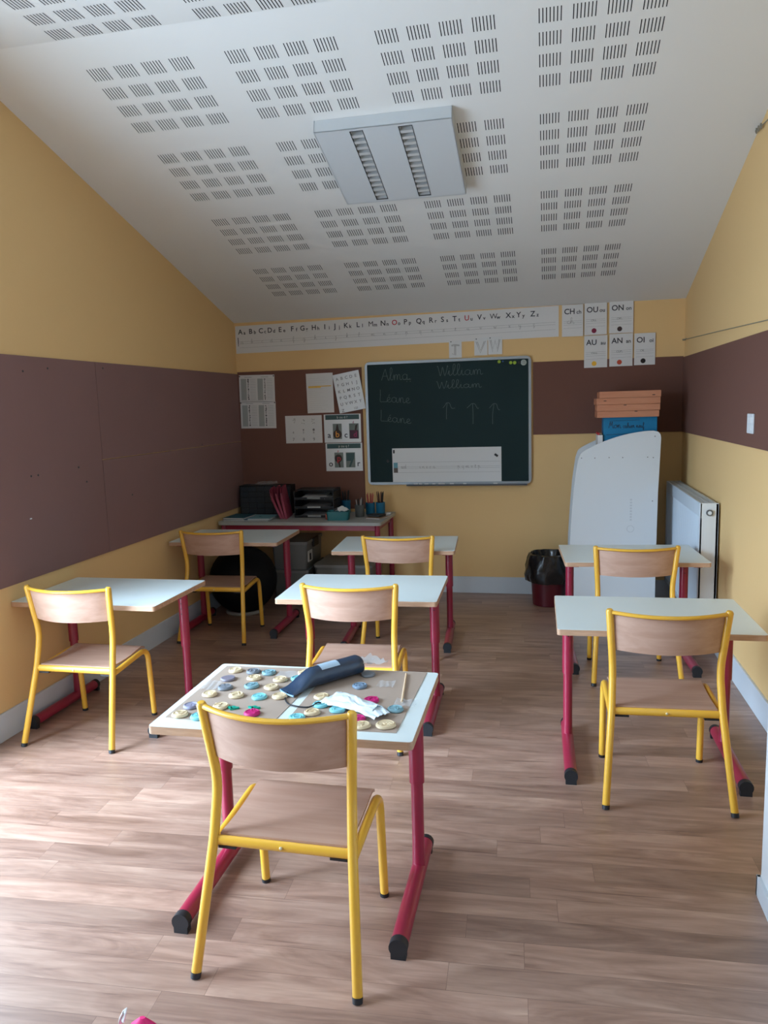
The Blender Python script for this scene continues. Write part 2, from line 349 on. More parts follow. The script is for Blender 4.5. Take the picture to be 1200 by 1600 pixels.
bm = bmesh.new(); prism(bm, [(YP, 0), (YB, 0), (YB, ZC), (YK, ZK), (YP, ZK)], 0, XR, XR+T); struct('wall_right', bm, M_WALL)
bm = bmesh.new(); box(bm, XP, XP+.25, YF, FILL_WIN[0], 0, ZK); box(bm, XP, XP+.25, FILL_WIN[1], YP, 0, ZK); box(bm, XP, XP+.25, FILL_WIN[0], FILL_WIN[1], 0, FILL_WIN[2]); box(bm, XP, XP+.25, FILL_WIN[0], FILL_WIN[1], FILL_WIN[3], ZK); box(bm, XP+.25, XR+T, YP-.2, YP, 0, ZK); struct('wall_right_return', bm, M_WHITE)
bm = bmesh.new(); box(bm, XL-T, XR+T, YB, YB+.2, 0, ZC); struct('wall_back', bm, M_WALL)
bm = bmesh.new()
box(bm, XL-T, XR+T, YF-.25, YF, 0, ZK)
struct('wall_front', bm, M_WALL)
bm = bmesh.new()
y0, y1, z0, z1 = WIN
for a in ((y0, y0+.05, z0, z1), (y1-.05, y1, z0, z1), (y0, y1, z0, z0+.05), (y0, y1, z1-.05, z1), ((y0+y1)/2-.03, (y0+y1)/2+.03, z0, z1)): box(bm, XL-.16, XL-.1, *a)
struct('window_1', bm, M_WHITE)
bm = bmesh.new(); y0, y1, z0, z1 = FILL_WIN
for a in ((y0, y0+.05, z0, z1), (y1-.05, y1, z0, z1), (y0, y1, z0, z0+.05), (y0, y1, z1-.05, z1)): box(bm, XP+.1, XP+.16, *a)
struct('fill_window', bm, M_WHITE)  # frame of the added, unseen fill opening
BH = .124
bm = bmesh.new(); box(bm, XL, XL+.012, WIN[1]+.06, YB, 0, BH, bev=.002); struct('baseboard_left', bm, M_TRIM)
bm = bmesh.new(); box(bm, XR-.012, XR, YP+.0, YB, 0, BH, bev=.002); struct('baseboard_right', bm, M_TRIM)
bm = bmesh.new(); box(bm, XL+.012, XR-.012, YB-.012, YB, 0, BH, bev=.002); struct('baseboard_back', bm, M_TRIM)
bm = bmesh.new(); box(bm, XP-.01, XP, YF, YP+.01, 0, .06, bev=.001); box(bm, XP-.01, XR-.012, YP, YP+.01, 0, .06); struct('baseboard_right_return', bm, M_TRIM)
# brown felt pin-up bands
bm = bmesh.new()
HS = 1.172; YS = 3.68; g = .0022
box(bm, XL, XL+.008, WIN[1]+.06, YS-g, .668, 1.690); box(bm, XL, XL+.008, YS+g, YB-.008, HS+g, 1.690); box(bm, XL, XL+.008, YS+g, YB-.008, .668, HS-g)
random.seed(5)
for (yy, zz) in ((3.28, 1.64), (3.10, 1.62), (3.46, 1.15), (3.52, 1.07), (3.09, 1.14), (3.14, 1.14), (3.75, 1.66), (4.9, 1.185), (3.95, .95)):
    tube(bm, [(XL+.008, yy, zz), (XL+.0095, yy, zz)], .005, 8, mi=1)
tube(bm, [(XL+.008, 3.06, .945), (XL+.0095, 3.06, .945)], .006, 8, mi=2, flat=(.5, 1.4))
struct('trim_1', bm, [M_FELT_LIT, M_DARK, M_WHITE])
bm = bmesh.new(); box(bm, XL+.008, -1.352, YB-.008, YB, .64, 1.705); struct('trim_2', bm, M_FELT)
bm = bmesh.new(); box(bm, -.094, XR-.008, YB-.008, YB, 1.178, 1.692); struct('trim_3', bm, M_FELT)
bm = bmesh.new(); box(bm, XR-.008, XR, YP+.011, YB, 1.178, 1.685); struct('trim_4', bm, M_FELT)

# ================================================================== CEILING LIGHT
t_ = thing('ceiling_light', 'square white ceiling luminaire with two narrow louvred slots', 'ceiling light', (-.71, YB-1.909/cl, ZC+SL*1.909/cl))
t_.rotation_euler = (-math.atan(SL), 0, 0)
L1 = []
bm = bmesh.new()     # local: y- towards the camera, z up; housing hangs 6 cm
hw, hl, H = .311, .301, .06
slots = ((-.150, -.088), (.071, .135)); sy0, sy1 = -.285, .28
# bottom plate split around the two slots, plus sides
xs = [-hw, slots[0][0], slots[0][1], slots[1][0], slots[1][1], hw]
for i in range(5):
    if i in (1, 3):
        box(bm, xs[i], xs[i+1], -hl, sy0, -H, -H+.004); box(bm, xs[i], xs[i+1], sy1, hl, -H, -H+.004)
    else: box(bm, xs[i], xs[i+1], -hl, hl, -H, -H+.004)
box(bm, -hw, -hw+.004, -hl, hl, -H, -.001); box(bm, hw-.004, hw, -hl, hl, -H, -.001); box(bm, -hw, hw, -hl, -hl+.004, -H, -.001); box(bm, -hw, hw, hl-.004, hl, -H, -.001)
link('housing', bm, M_FIX, t_)
for a, b in slots:
    bm = bmesh.new()
    for e in (a, b-.003): box(bm, e, e+.003, sy0, sy1, -H-.001, -H+.006, mi=1); box(bm, e, e+.003, sy0, sy1, -H+.006, -.012)
    for e in (sy0, sy1-.003): box(bm, a, b, e, e+.003, -H-.001, -H+.003, mi=1); box(bm, a, b, e, e+.003, -H+.003, -.012)
    box(bm, a, b, sy0, sy1, -.014, -.012, mi=0)
    n = 13
    for k in range(1, n):
        yy = sy0+(sy1-sy0)*k/n
        prism(bm, [(yy-.009, -H+.001), (yy+.009, -H+.001), (yy+.002, -.02), (yy-.002, -.02)], 0, a+.003, b-.003)
    link('louvre', bm, [M_LOUV, M_DARK], t_)

# ================================================================== CHAIR
S = dict(wt=.1962, yt=-.0028, zt=.6919, wb=.1795, yb=.0295, zb=.4707, wj=.1845, zj=.3355, wr=.2111, yr=-.0922, wf=.184, yf=.3083, wft=.1828, yft=.2649, zft=.3389)
TR = .0130
def make_chair(label):
    t = thing('school_chair', label, 'chair', group='yellow tubular school chairs')
    for s in (-1, 1):
        bm = bmesh.new()
        d = (Vector((S['wj'], 0, S['zj']))-Vector((S['wr'], S['yr'], 0))).normalized()
        pts = [(s*S['wr'], S['yr'], .012), (s*(S['wj']), 0, S['zj']), (s*S['wb'], S['yb'], S['zb']), (s*S['wt'], S['yt'], S['zt']-.006)]
        tube(bm, rounded_path(pts, [0, .03, .05, 0], 8), TR, 14, dome=True)
        lg = link('leg', bm, M_YEL, t, True)
        bm = bmesh.new(); tube(bm, [(s*(S['wr']+.0006), S['yr']-.004, 0.0), (s*(S['wr']), S['yr'], .014)], [.0128, .0134], 14, dome=False)
        link('foot_cap', bm, M_BLK, lg, True)
        bm = bmesh.new()
        pts = [(s*S['wf'], S['yf'], .01), (s*S['wft'], S['yft']+.022, S['zft']-.008+.004), (s*(S['wj']+.001), .004, .312)]
        tube(bm, rounded_path(pts, [0, .062, 0], 12), TR*.96, 14)
        lg = link('leg', bm, M_YEL, t, True)
        bm = bmesh.new(); tube(bm, [(s*S['wf'], S['yf'], 0), (s*S['wf'], S['yf']-.001, .012)], .0132, 14); link('foot_cap', bm, M_BLK, lg, True)
    # top rail, bowed back
    bm = bmesh.new(); pts = []
    for k in range(-10, 11):
        u = k/10; pts.append((u*(S['wt']-.004), S['yt']-.060*(1-u*u), S['zt']-.012+.002*u*u))
    tube(bm, pts, .0085, 10, flat=(.85, 1)); link('top_rail', bm, M_YEL, t, True)
    # backrest plywood
    bm = bmesh.new(); n = 20; rows = []
    for j in range(7):
        v = j/6; row = []
        for k in range(-n, n+1):
            u = k/n
            zt_ = S['zt']-.02; zb_ = .541
            z = zb_+(zt_-zb_)*v
            f = (z-S['zb'])/(S['zt']-S['zb']); yy = S['yb']+(S['yt']-S['yb'])*f; ww = S['wb']+(S['wt']-S['wb'])*f-.006
            row.append((u*ww, yy-.056*(1-u*u), z))
        rows.append(row)
    F = [[bm.verts.new(p) for p in r] for r in rows]; B = [[bm.verts.new((p[0]*.995, p[1]+.0075, p[2])) for p in r] for r in rows]
    N = 2*n+1
    for j in range(6):
        for k in range(N-1):
            bm.faces.new((F[j][k], F[j][k+1], F[j+1][k+1], F[j+1][k])); bm.faces.new((B[j][k+1], B[j][k], B[j+1][k], B[j+1][k+1]))
    for k in range(N-1):
        bm.faces.new((F[0][k+1], F[0][k], B[0][k], B[0][k+1])); bm.faces.new((F[6][k], F[6][k+1], B[6][k+1], B[6][k]))
    for j in range(6):
        bm.faces.new((F[j][0], F[j+1][0], B[j+1][0], B[j][0])); bm.faces.new((F[j+1][N-1], F[j][N-1], B[j][N-1], B[j+1][N-1]))
    link('backrest', bm, M_PLY, t, True)
    # rear seat rail (flat oval) with rivet
    bm = bmesh.new(); tube(bm, [(-S['wj']+.006, -.001, .322), (S['wj']-.006, -.001, .322)], .014, 12, flat=(1.0, .62)); rl = link('seat_rail', bm, M_YEL, t, True)
    bm = bmesh.new(); tube(bm, [(0, -.0085, .322), (0, -.0115, .322)], .0045, 10, dome=True); link('rivet', bm, M_SCREW, rl, True)
    for s in (-1, 1):
        bm = bmesh.new(); box(bm, s*.150-.024, s*.150+.024, -.004, .03, .301, .308); link('glide_pad', bm, M_BLK, t)
    # seat
    bm = bmesh.new(); nx, ny = 12, 12; G = []
    def sz(u, v): return .331+.013*v-.010*math.sin(PI*min(1, v*1.15))*(1-.25*u*u)-(.012*max(0, (v-.88)/.12)**2)
    for h in (.008, 0):
        g_ = []
        for j in range(ny+1):
            v = j/ny; row = []
            for i in range(nx+1):
                u = -1+2*i/nx; row.append(bm.verts.new((u*(S['wj']-.0145), .006+v*.283, sz(u, v)+h)))
            g_.append(row)
        G.append(g_)
    for j in range(ny):
        for i in range(nx):
            bm.faces.new((G[0][j][i], G[0][j][i+1], G[0][j+1][i+1], G[0][j+1][i])); bm.faces.new((G[1][j][i+1], G[1][j][i], G[1][j+1][i], G[1][j+1][i+1]))
    for i in range(nx):
        bm.faces.new((G[0][0][i+1], G[0][0][i], G[1][0][i], G[1][0][i+1])); bm.faces.new((G[0][ny][i], G[0][ny][i+1], G[1][ny][i+1], G[1][ny][i]))
    for j in range(ny):
        bm.faces.new((G[0][j][0], G[0][j+1][0], G[1][j+1][0], G[1][j][0])); bm.faces.new((G[0][j+1][nx], G[0][j][nx], G[1][j][nx], G[1][j+1][nx]))
    link('seat', bm, M_PLY, t, True)
    return t
chairs = [
 (-.6521, 1.6807, -.0205, 'yellow tube chair with beech seat at the front desk covered in clay discs'),
 (.4109, 2.6782, .0331, 'yellow tube chair with beech seat at the nearer of the two right-hand desks'),
 (-2.0013, 2.8096, -.01, 'yellow tube chair with beech seat at the nearer desk along the left wall'),
 (-.7988, 2.9578, .043, 'yellow tube chair at the empty middle desk directly behind the clay-disc desk'),
 (-2.0080, 4.2550, .0204, 'yellow tube chair in the dim left corner, in front of the black ball'),
 (-.817, 4.112, .0498, 'yellow tube chair at the farthest middle desk below the chalkboard'),
 (.4352, 3.8677, .0689, 'yellow tube chair at the farthest right-hand desk, before the white bookcase panel')]
c0 = None
for x, y, a, lb in chairs:
    c = make_chair(lb) if c0 is None else copy_tree(c0)
    if c0 is None: c0 = c
    c['label'] = lb; c.location = (x, y, 0); c.rotation_euler = (0, 0, a)

# ================================================================== DESK
DH = .596
def make_desk(label):
    t = thing('school_desk', label, 'desk', group='single school desks')
    bm = bmesh.new(); P = rrect(-.355, .355, -.247, .247, .012, 4)
    vv = prism(bm, P, 2, DH-.022, DH-.0008)
    link('tabletop', bm, M_EDGE, t)
    bm = bmesh.new(); prism(bm, rrect(-.354, .354, -.246, .246, .011, 4), 2, DH-.0008, DH); link('top_surface', bm, M_LAM, t, )
    for s in (-1, 1):
        x = s*.303; yc = .103
        bm = bmesh.new()
        tube(bm, rounded_path([(x, yc, .31), (x, yc, DH-.022)], 0), .0225, 20)
        up = link('upper_leg', bm, M_RED, t, True)
        bm = bmesh.new()
        for zz in (.47, .495, .52, .545): tube(bm, [(x, yc-.0222, zz), (x, yc-.0232, zz)], .0028, 8)
        link('height_holes', bm, M_BLK, up)
        bm = bmesh.new(); tube(bm, [(x, yc, .045), (x, yc, .12), (x, yc, .315)], [.020, .0185, .0185], 18); link('lower_leg', bm, M_RED, t, True)
        bm = bmesh.new(); tube(bm, [(x, -.225, .032), (x, .235, .032)], .0235, 18); ft = link('foot', bm, M_RED, t, True)
        for e, y1_, y2_ in ((-1, -.245, -.222), (1, .232, .250)):
            bm = bmesh.new(); tube(bm, [(x, y1_, .032), (x, y2_, .032)], .0248, 18); box(bm, x-.020, x+.020, y1_+.0005, y2_-.0005, 0, .018)
            link('foot_cap', bm, M_BLK, ft, True)
        bm = bmesh.new()
        xi = x-s*.02
        prism(bm, [(xi, DH-.022), (xi-s*.055, DH-.022), (xi-s*.055, DH-.034), (xi-s*.04, DH-.040), (xi-s*.02, DH-.046), (xi, DH-.06)], 1, yc-.02, yc+.02)
        box(bm, x-.02, x+.02, -.2, .2, DH-.034, DH-.022)
        link('bracket', bm, M_RED, t)
    bm = bmesh.new(); box(bm, -.262, .262, .09, .115, DH-.052, DH-.0225); link('crossbar', bm, M_STEEL, t)
    return t
desks = [
 (-.6778, 1.9785, .0056, 1, 'white desk on red legs in the foreground, covered with kraft card and clay discs'),
 (.3899, 2.9779, .0115, 1, 'nearer right-hand white desk on red legs, empty top, cut by the right image edge'),
 (-1.988, 3.122, -.0136, 1, 'nearer left-hand white desk on red legs, pushed against the left wall'),
 (-.8113, 3.3004, .0294, 1, 'empty white desk on red legs in the middle column, directly behind the clay-disc desk'),
 (-1.972, 4.552, .030, 1.02, 'shaded white desk on red legs in the far left corner, over the black ball'),
 (-.8763, 4.397, .0713, 1, 'farthest middle white desk on red legs, below the chalkboard'),
 (.4344, 4.1707, .0549, 1, 'farthest right-hand white desk on red legs, beside the radiator')]
d0 = None
for x, y, a, k, lb in desks:
    d = make_desk(lb) if d0 is None else copy_tree(d0)
    if d0 is None: d0 = d
    d['label'] = lb; d.location = (x, y, 0); d.rotation_euler = (0, 0, a); d.scale = (1, 1, k)

# ================================================================== CHALKBOARD
YW = YB-.0
t = thing('chalkboard', 'green chalkboard with silver frame, cursive names and chalk arrows, on back wall', 'chalkboard', (-.712, YB, 1.285))
bx0, bx1, bz0, bz1 = -.610, .605, -.460, .453
bm = bmesh.new(); A = rrect(bx0, bx1, bz0, bz1, .035, 6); B = rrect(bx0+.019, bx1-.019, bz0+.019, bz1-.019, .008, 6)
n = len(A)
for (ya, yb_) in ((-.026, -.001),):
    a1 = [bm.verts.new((p[0], ya, p[1])) for p in A]; b1 = [bm.verts.new((p[0], ya, p[1])) for p in B]
    a2 = [bm.verts.new((p[0], yb_, p[1])) for p in A]; b2 = [bm.verts.new((p[0], yb_, p[1])) for p in B]
    for i in range(n):
        j = (i+1) % n
        bm.faces.new((a1[i], a1[j], b1[j], b1[i])); bm.faces.new((a2[i], a2[j], a1[j], a1[i])); bm.faces.new((b1[i], b1[j], b2[j], b2[i]))
bmesh.ops.recalc_face_normals(bm, faces=bm.faces[:])
link('frame', bm, M_ALU, t, True)
bm = bmesh.new(); box(bm, bx0+.02, bx1-.02, -.016, -.002, bz0+.02, bz1-.02); link('writing_surface', bm, M_BOARD, t)
bm = bmesh.new(); prism(bm, [(-.002, bz0-.001), (-.055, bz0-.001), (-.06, bz0+.004), (-.062, bz0+.004), (-.058, bz0-.008), (-.002, bz0-.008)], 0, -.31, .575); link('chalk_tray', bm, M_STEEL, t)
ox, oz, yy = -.712, 1.285, -.0168
def cs(s, x, z, xh, sx=1, slope=0, wd=.0026, extra=None):
    bm = bmesh.new(); script(bm, s, x-ox, z-oz, xh, yy, wd, slope=slope, sx=sx)
    if extra:
        for q in extra: ribbon(bm, q, yy, .0035)
    link('chalk_word', bm, M_CHALK, t)
cs('Alma', -1.198, 1.602, .040, 1.25, .0, extra=[[(-1.035-ox, 1.603-oz), (-.975-ox, 1.603-oz)], [(-1.01-ox, 1.588-oz), (-1.004-ox, 1.588-oz)], [(-.985-ox, 1.588-oz), (-.979-ox, 1.588-oz)]])
cs('Léane', -1.212, 1.447, .037, 1.38, -.08); cs('Léane', -1.210, 1.305, .034, 1.5, -.12)
cs('William', -.781, 1.620, .036, 1.48, .0); cs('William', -.788, 1.528, .027, 1.95, .0)
for (pb, pt, l, r) in (((-.719, 1.304), (-.712, 1.421), (-.744, 1.387), (-.655, 1.384)), ((-.525, 1.265), (-.526, 1.410), (-.567, 1.382), (-.480, 1.379)), ((-.383, 1.261), (-.372, 1.405), (-.405, 1.377), (-.330, 1.364))):
    S1 = [pb, (pb[0]+.001, (pb[1]+pt[1])/2), pt]; S2 = [l, ((l[0]+pt[0])/2, l[1]+.018), (pt[0]-.004, pt[1]+.002), (pt[0]+.018, pt[1]-.002), (pt[0]+.026, r[1]+.012), (pt[0]+.036, r[1]-.002), r]
    bm = bmesh.new()
    for q in (S1, S2): ribbon(bm, [(p.x-ox, p.y-oz) for p in catmull([(a[0], a[1], 0) for a in q], 6)], yy, .0026)
    link('chalk_arrow', bm, M_CHALK, t)
# magnets
ORD = ['first', 'second', 'third', 'fourth', 'fifth', 'sixth', 'seventh', 'eighth', 'ninth']
M_GRN = mat('lime magnet', (.35, .5, .03, 1), .4); M_BLU = mat('blue magnet', (.02, .08, .25, 1), .4); M_PGR = mat('pale magnet', (.45, .5, .45, 1), .5)
def disc_thing(name, x, z, r, m_, label, cat, y=None, group=None, th=.006, segs=18):
    bm = bmesh.new(); tube(bm, [(0, 0, 0), (0, -th, 0)], [r, r*.88], segs, dome=False)
    o = link(name, bm, m_, None, True, (x, YB-.016 if y is None else y, z)); tag(o, label, cat, group); return o
disc_thing('magnet', -.332, 1.704, .0125, M_GRN, 'leftmost small lime green magnet near the chalkboard top right', 'magnet', group='lime green board magnets')
disc_thing('magnet', -.2505, 1.694, .0125, M_GRN, 'left one of the touching pair of lime green magnets', 'magnet', group='lime green board magnets')
disc_thing('magnet', -.223, 1.693, .0125, M_GRN, 'right one of the touching pair of lime green magnets', 'magnet', group='lime green board magnets')
disc_thing('magnet', -.306, 1.706, .007, M_BLU, 'tiny dark blue magnet beside the leftmost lime one', 'magnet')
disc_thing('magnet', -.188, 1.694, .011, M_BLK, 'black magnet touching the pale sticker in board corner', 'magnet')
o = disc_thing('round_sticker', -.160, 1.692, .021, M_PGR, 'pale grey round sticker with dark scribble in the chalkboard corner', 'sticker', th=.002)
bm = bmesh.new()
for k in range(3): ribbon(bm, [(-.012, .008-k*.008), (0, .011-k*.008), (.012, .007-k*.008)], -.0024, .0028)
link('scribble', bm, M_INKG, o)
disc_thing('magnet', -1.168, 1.003, .011, M_BLK, 'black magnet on the board left of the ruled strip', 'magnet')
for k, xx in enumerate((-.97, -.93, -.89, -.83, -.785, -.76, -.70, -.60, -.38)):
    bm = bmesh.new(); tube(bm, [(0, 0, 0), (.022 if k % 2 else .03, 0, 0)], .0045, 10)
    o = link('chalk_stick', bm, mat('white chalk', (.8, .8, .78, 1), .9), None, True, (xx, YB-.035, .825+.0046)); tag(o, ORD[k]+' white chalk piece from the left in the tray under the chalkboard', 'chalk', 'chalk pieces in the tray')

# ruled strip on the board
bm = bmesh.new(); box(bm, -.405, .405, -.001, 0, -.127, .127)
t = thing('writing_strip', 'white laminated ruled strip with faint cursive letters, held low on the chalkboard', 'poster', (-.727, YB-.0172, .970))
link('sheet', bm, M_PAPERG, t)
bm = bmesh.new(); Y0 = -.0013
for zz in (.022, -.012, -.024, -.055): ribbon(bm, [(-.37, zz), (.395, zz)], Y0, .0012)
script(bm, 'acd', -.34, -.023, .014, Y0, .002); script(bm, 'i n e o a', -.20, -.023, .013, Y0, .0016, sx=1.3); script(bm, 'p q m v t p', .085, -.023, .014, Y0, .0016, sx=1.3)
link('ruled_writing', bm, M_INKG, t)
bm = bmesh.new(); box(bm, -.397, -.365, -.0018, -.001, -.02, .02, mi=0); box(bm, -.397, -.365, -.0018, -.001, -.056, -.02, mi=1); link('colour_patch', bm, [mat('sky patch', (.12, .32, .38, 1), .5), mat('earth patch', (.12, .09, .07, 1), .5)], t)
bm = bmesh.new(); box(bm, -.006, .006, -.006, 0, -.013, .013, bev=.002); o = link('magnet', bm, M_BLK, None, False, (-1.119, YB-.0185, 1.073)); tag(o, 'small black bar magnet at top left corner of the ruled strip', 'magnet')
bm = bmesh.new(); box(bm, -.014, .014, -.006, 0, -.008, .008, bev=.002, M=Matrix.Rotation(math.radians(35), 4, 'Y')); o = link('magnet', bm, M_BLK, None, False, (-.359, YB-.0185, 1.036)); tag(o, 'tilted black magnet on right part of the ruled strip', 'magnet')

# ================================================================== ALPHABET FRIEZE
YP0 = YB
t = thing('alphabet_frieze', 'long white printed alphabet strip pinned under the sloping ceiling', 'poster', (0, YB-.0015, 0))
bm = bmesh.new()
q = [(-2.338, 1.846), (.083, 1.862), (.083, 2.073), (-2.338, 2.052)]
prism(bm, q, 1, -.0012, 0); link('sheet', bm, M_PAPER, t)
xs = [-2.285, -2.201, -2.118, -2.046, -1.964, -1.867, -1.786, -1.696, -1.611, -1.532, -1.448, -1.355, -1.257, -1.165, -1.079, -0.998, -0.898, -0.809, -0.725, -0.637, -0.549, -0.458, -0.358, -0.254, -0.182, -0.084]
gr = bmesh.new()
for i, x in enumerate(xs):
    ch = chr(65+i); z = 1.990+.009*(x+2.3); lb_ = bmesh.new()
    text_bm(lb_, ch, x-.012, z, .052, -.0016, .0 if ch in 'MW' else .014, 'CENTER'); text_bm(lb_, ch.lower(), x+.022, z-.002, .036, -.0016, .02, 'CENTER', mi=1)
    link('printed_letter', lb_, [M_INKR if ch in 'OU' else M_INK, M_INK], t)
    script(gr, ch.lower(), x-.012, 1.918+.011*(x+2.3), .0145, -.0015, .0016, sx=1.4)
for (za, zb_) in ((1.888, 1.912), (1.918, 1.946), (1.934, 1.962)):
    ribbon(gr, [(-2.31, za), (.06, zb_)], -.0014, .0012)
bl = bmesh.new(); ribbon(bl, [(-2.318, 1.935), (-2.318, 1.90)], -.0016, .004); ribbon(bl, [(-2.318, 1.965), (-2.318, 1.92)], -.0016, .006)
link('margin_mark', bl, M_INK, t); link('cursive_row', gr, M_INKG, t)

# ================================================================== SOUND CARDS
cards = [('CH', 'ch', 'white card reading CH ch right of the alphabet strip', .105, .249, 1.858, 2.074, None),
 ('OU', 'ou', 'white card reading OU ou with a crimson dot', .257, .408, 1.862, 2.078, srgb(130, 20, 60)),
 ('ON', 'on', 'white card reading ON on with a dark brown dot', .424, .583, 1.866, 2.082, srgb(60, 38, 38)),
 ('AU', 'au', 'white card reading AU au with a yellow dot', .257, .413, 1.637, 1.857, srgb(235, 180, 50)),
 ('AN', 'an', 'white card reading AN an with an orange dot', .427, .582, 1.640, 1.862, srgb(190, 70, 40)),
 ('OI', 'oi', 'white card reading OI oi with a black dot', .592, .730, 1.643, 1.858, srgb(8, 6, 12))]
for U, l, lb, x0, x1, z0, z1, dc in cards:
    cx, cz = (x0+x1)/2, (z0+z1)/2; hw_, hh = (x1-x0)/2, (z1-z0)/2
    t = thing('sound_card', lb, 'card', (cx, YB-.0085, cz), group='letter sound cards on the back wall')
    bm = bmesh.new(); box(bm, -hw_, hw_, -.001, 0, -hh, hh); link('sheet', bm, M_PAPER, t)
    bm = bmesh.new(); text_bm(bm, U, -hw_+.014, hh*.42, .052, -.0014, .015); text_bm(bm, l, hw_-.012, hh*.42, .036, -.0014, .015, 'RIGHT'); link('printed_letters', bm, M_INK, t)
    bm = bmesh.new()
    for zz in (-.004, -.016, -.03, -.052): ribbon(bm, [(-hw_+.012, zz), (hw_-.01, zz+.002)], -.0012, .001)
    script(bm, l, -.03 if dc else -.038, -.016 if dc else -.02, .012 if dc else .018, -.0014, .0018, sx=1.7); link('cursive_writing', bm, M_INKG, t)
    if dc:
        bm = bmesh.new(); tube(bm, [(-.01, -.001, -hh+.028), (-.01, -.0016, -hh+.028)], .0165, 24); link('coloured_dot', bm, mat('dot '+U, dc, .5), t)
# ================================================================== CURSIVE CAPITAL CARDS
caps = [('T', 'white card with outlined capital T above the chalkboard', -.647, 1.806, .046, .062), ('V', 'white card with outlined capital V above the chalkboard', -.463, 1.817, .047, .062), ('W', 'white card with outlined capital W above the chalkboard', -.361, 1.820, .050, .062)]
for ch, lb, cx, cz, hw_, hh in caps:
    t = thing('letter_card', lb, 'card', (cx, YB-.0025 if ch != 'W' else YB-.0045, cz), group='outlined capital cards above the chalkboard')
    bm = bmesh.new(); box(bm, -hw_, hw_, -.001, 0, -hh, hh); link('sheet', bm, M_PAPERG, t)
    bm = bmesh.new()
    segs = {'T': [[(-.028, .030), (-.01, .034), (.03, .029)], [(-.028, .024), (.0, .026), (.03, .024)], [(-.004, .028), (-.006, -.04), (-.022, -.03)], [(.003, .028), (.002, -.044)]],
            'V': [[(-.034, .035), (-.004, -.045), (.034, .038)], [(-.024, .035), (-.002, -.028), (.024, .036)]],
            'W': [[(-.036, .04), (-.018, -.045), (.0, .03), (.016, -.045), (.036, .042)], [(-.028, .04), (-.016, -.025), (0, .04), (.016, -.028), (.028, .042)]]}[ch]
    for q in segs: ribbon(bm, q, -.0014, .0032)
    link('outlined_letter', bm, M_INKG, t)
    bm = bmesh.new(); tube(bm, [(-hw_+.015, -.001, hh-.008), (-hw_+.015, -.005, hh-.008)], .004, 10); link('pin', bm, M_BLK, t)

# ================================================================== SHEETS ON THE BROWN BOARD
def sheet(name, label, cx, cz, w_, h_, rot=0, lift=0, paper=None, cat='poster'):
    t = thing(name, label, cat, (cx, YB-.0085-lift, cz)); t.rotation_euler = (0, rot, 0)
    bm = bmesh.new(); box(bm, -w_/2, w_/2, -.001, 0, -h_/2, h_/2); link('sheet', bm, paper or M_PAPER, t); return t
M_TAB = mat('grey table print', (.38, .39, .37, 1), .7)
for lb, cz in (('upper of two stacked white table sheets in the left corner', 1.576), ('lower of two stacked white table sheets in the left corner', 1.374)):
    t = sheet('printed_sheet', lb, -2.183, cz, .288, .206, math.radians(.8)); t['group'] = 'paired table sheets'
    bm = bmesh.new(); dk = bmesh.new()
    for sx_ in (-.13, .005):
        box(bm, sx_, sx_+.045, -.0014, -.001, -.088, .075)
        for k in range(13):
            ribbon(bm, [(sx_+.075, .07-k*.0125), (sx_+.122, .07-k*.0125)], -.0013, .0022)
            ribbon(dk, [(sx_+.057-.004*random.random(), .07-k*.0125), (sx_+.062+.005*random.random(), .07-k*.0125)], -.0014, .004+.006*random.random())
        ribbon(bm, [(sx_+.03, .087), (sx_+.09, .087)], -.0013, .004)
    link('printed_table', bm, M_TAB, t); link('number_column', dk, M_INK, t)
    bm = bmesh.new()
    for px in (-.138, .138): tube(bm, [(px, -.001, .093), (px, -.006, .093)], .0045, 10)
    link('pin', bm, M_BLK, t)
t = sheet('printed_sheet', 'white text sheet with an orange highlighted line, on brown board', -1.679, 1.525, .210, .297, math.radians(-.5))
bm = bmesh.new()
for k in range(16):
    if k in (3, 4): continue
    ribbon(bm, [(-.085, .11-k*.0155), (-.085+.06+.1*random.random(), .11-k*.0155)], -.0013, .0012)
link('printed_text', bm, mat('faint ink', (.55, .54, .52, 1), .7), t)
bm = bmesh.new(); box(bm, -.09, .09, -.0014, -.001, .048, .055); box(bm, -.09, .01, -.0014, -.001, .040, .048); link('highlight', bm, mat('orange highlighter', (.75, .45, .08, 1), .6), t)
t = sheet('alphabet_sheet', 'tilted glossy sheet of capital letters A to Z beside the chalkboard', -1.4485, 1.527, .205, .290, math.radians(-9.5), .012, M_PAPERG)
bm = bmesh.new()
for r, row in enumerate(('ABCDE', 'FGHIJ', 'KLMNO', 'PQRST', 'UVWXY', 'Z')):
    for c_, ch in enumerate(row): text_bm(bm, ch, -.073+c_*.0365, .098-r*.0475, .032, -.0014, .01, 'CENTER')
text_bm(bm, '123', .012, -.135, .022, -.0014, .01); link('printed_letters', bm, M_INKG, t)
t = sheet('number_sheet', 'white landscape sheet with small dotted sketches and digits 7 8 9', -1.820, 1.255, .292, .210)
bm = bmesh.new()
for c_ in range(3):
    x = -.085+c_*.082
    text_bm(bm, '789'[c_], x, -.088, .034, -.0014, .005, 'CENTER')
    text_bm(bm, '456'[c_], x, -.032, .026, -.0014, .0, 'CENTER')
    for k in range(5):
        u, v = x+random.uniform(-.014, .014), .065+random.uniform(-.02, .02); ribbon(bm, [(u, v), (u+random.uniform(.004, .012), v+random.uniform(-.01, .01))], -.0014, .0035)
tube(bm, [(.079, -.001, -.004), (.079, -.0014, -.004)], .009, 14); tube(bm, [(-.003, -.001, -.004), (-.003, -.0014, -.004)], .006, 14)
link('printed_marks', bm, M_INKG, t)
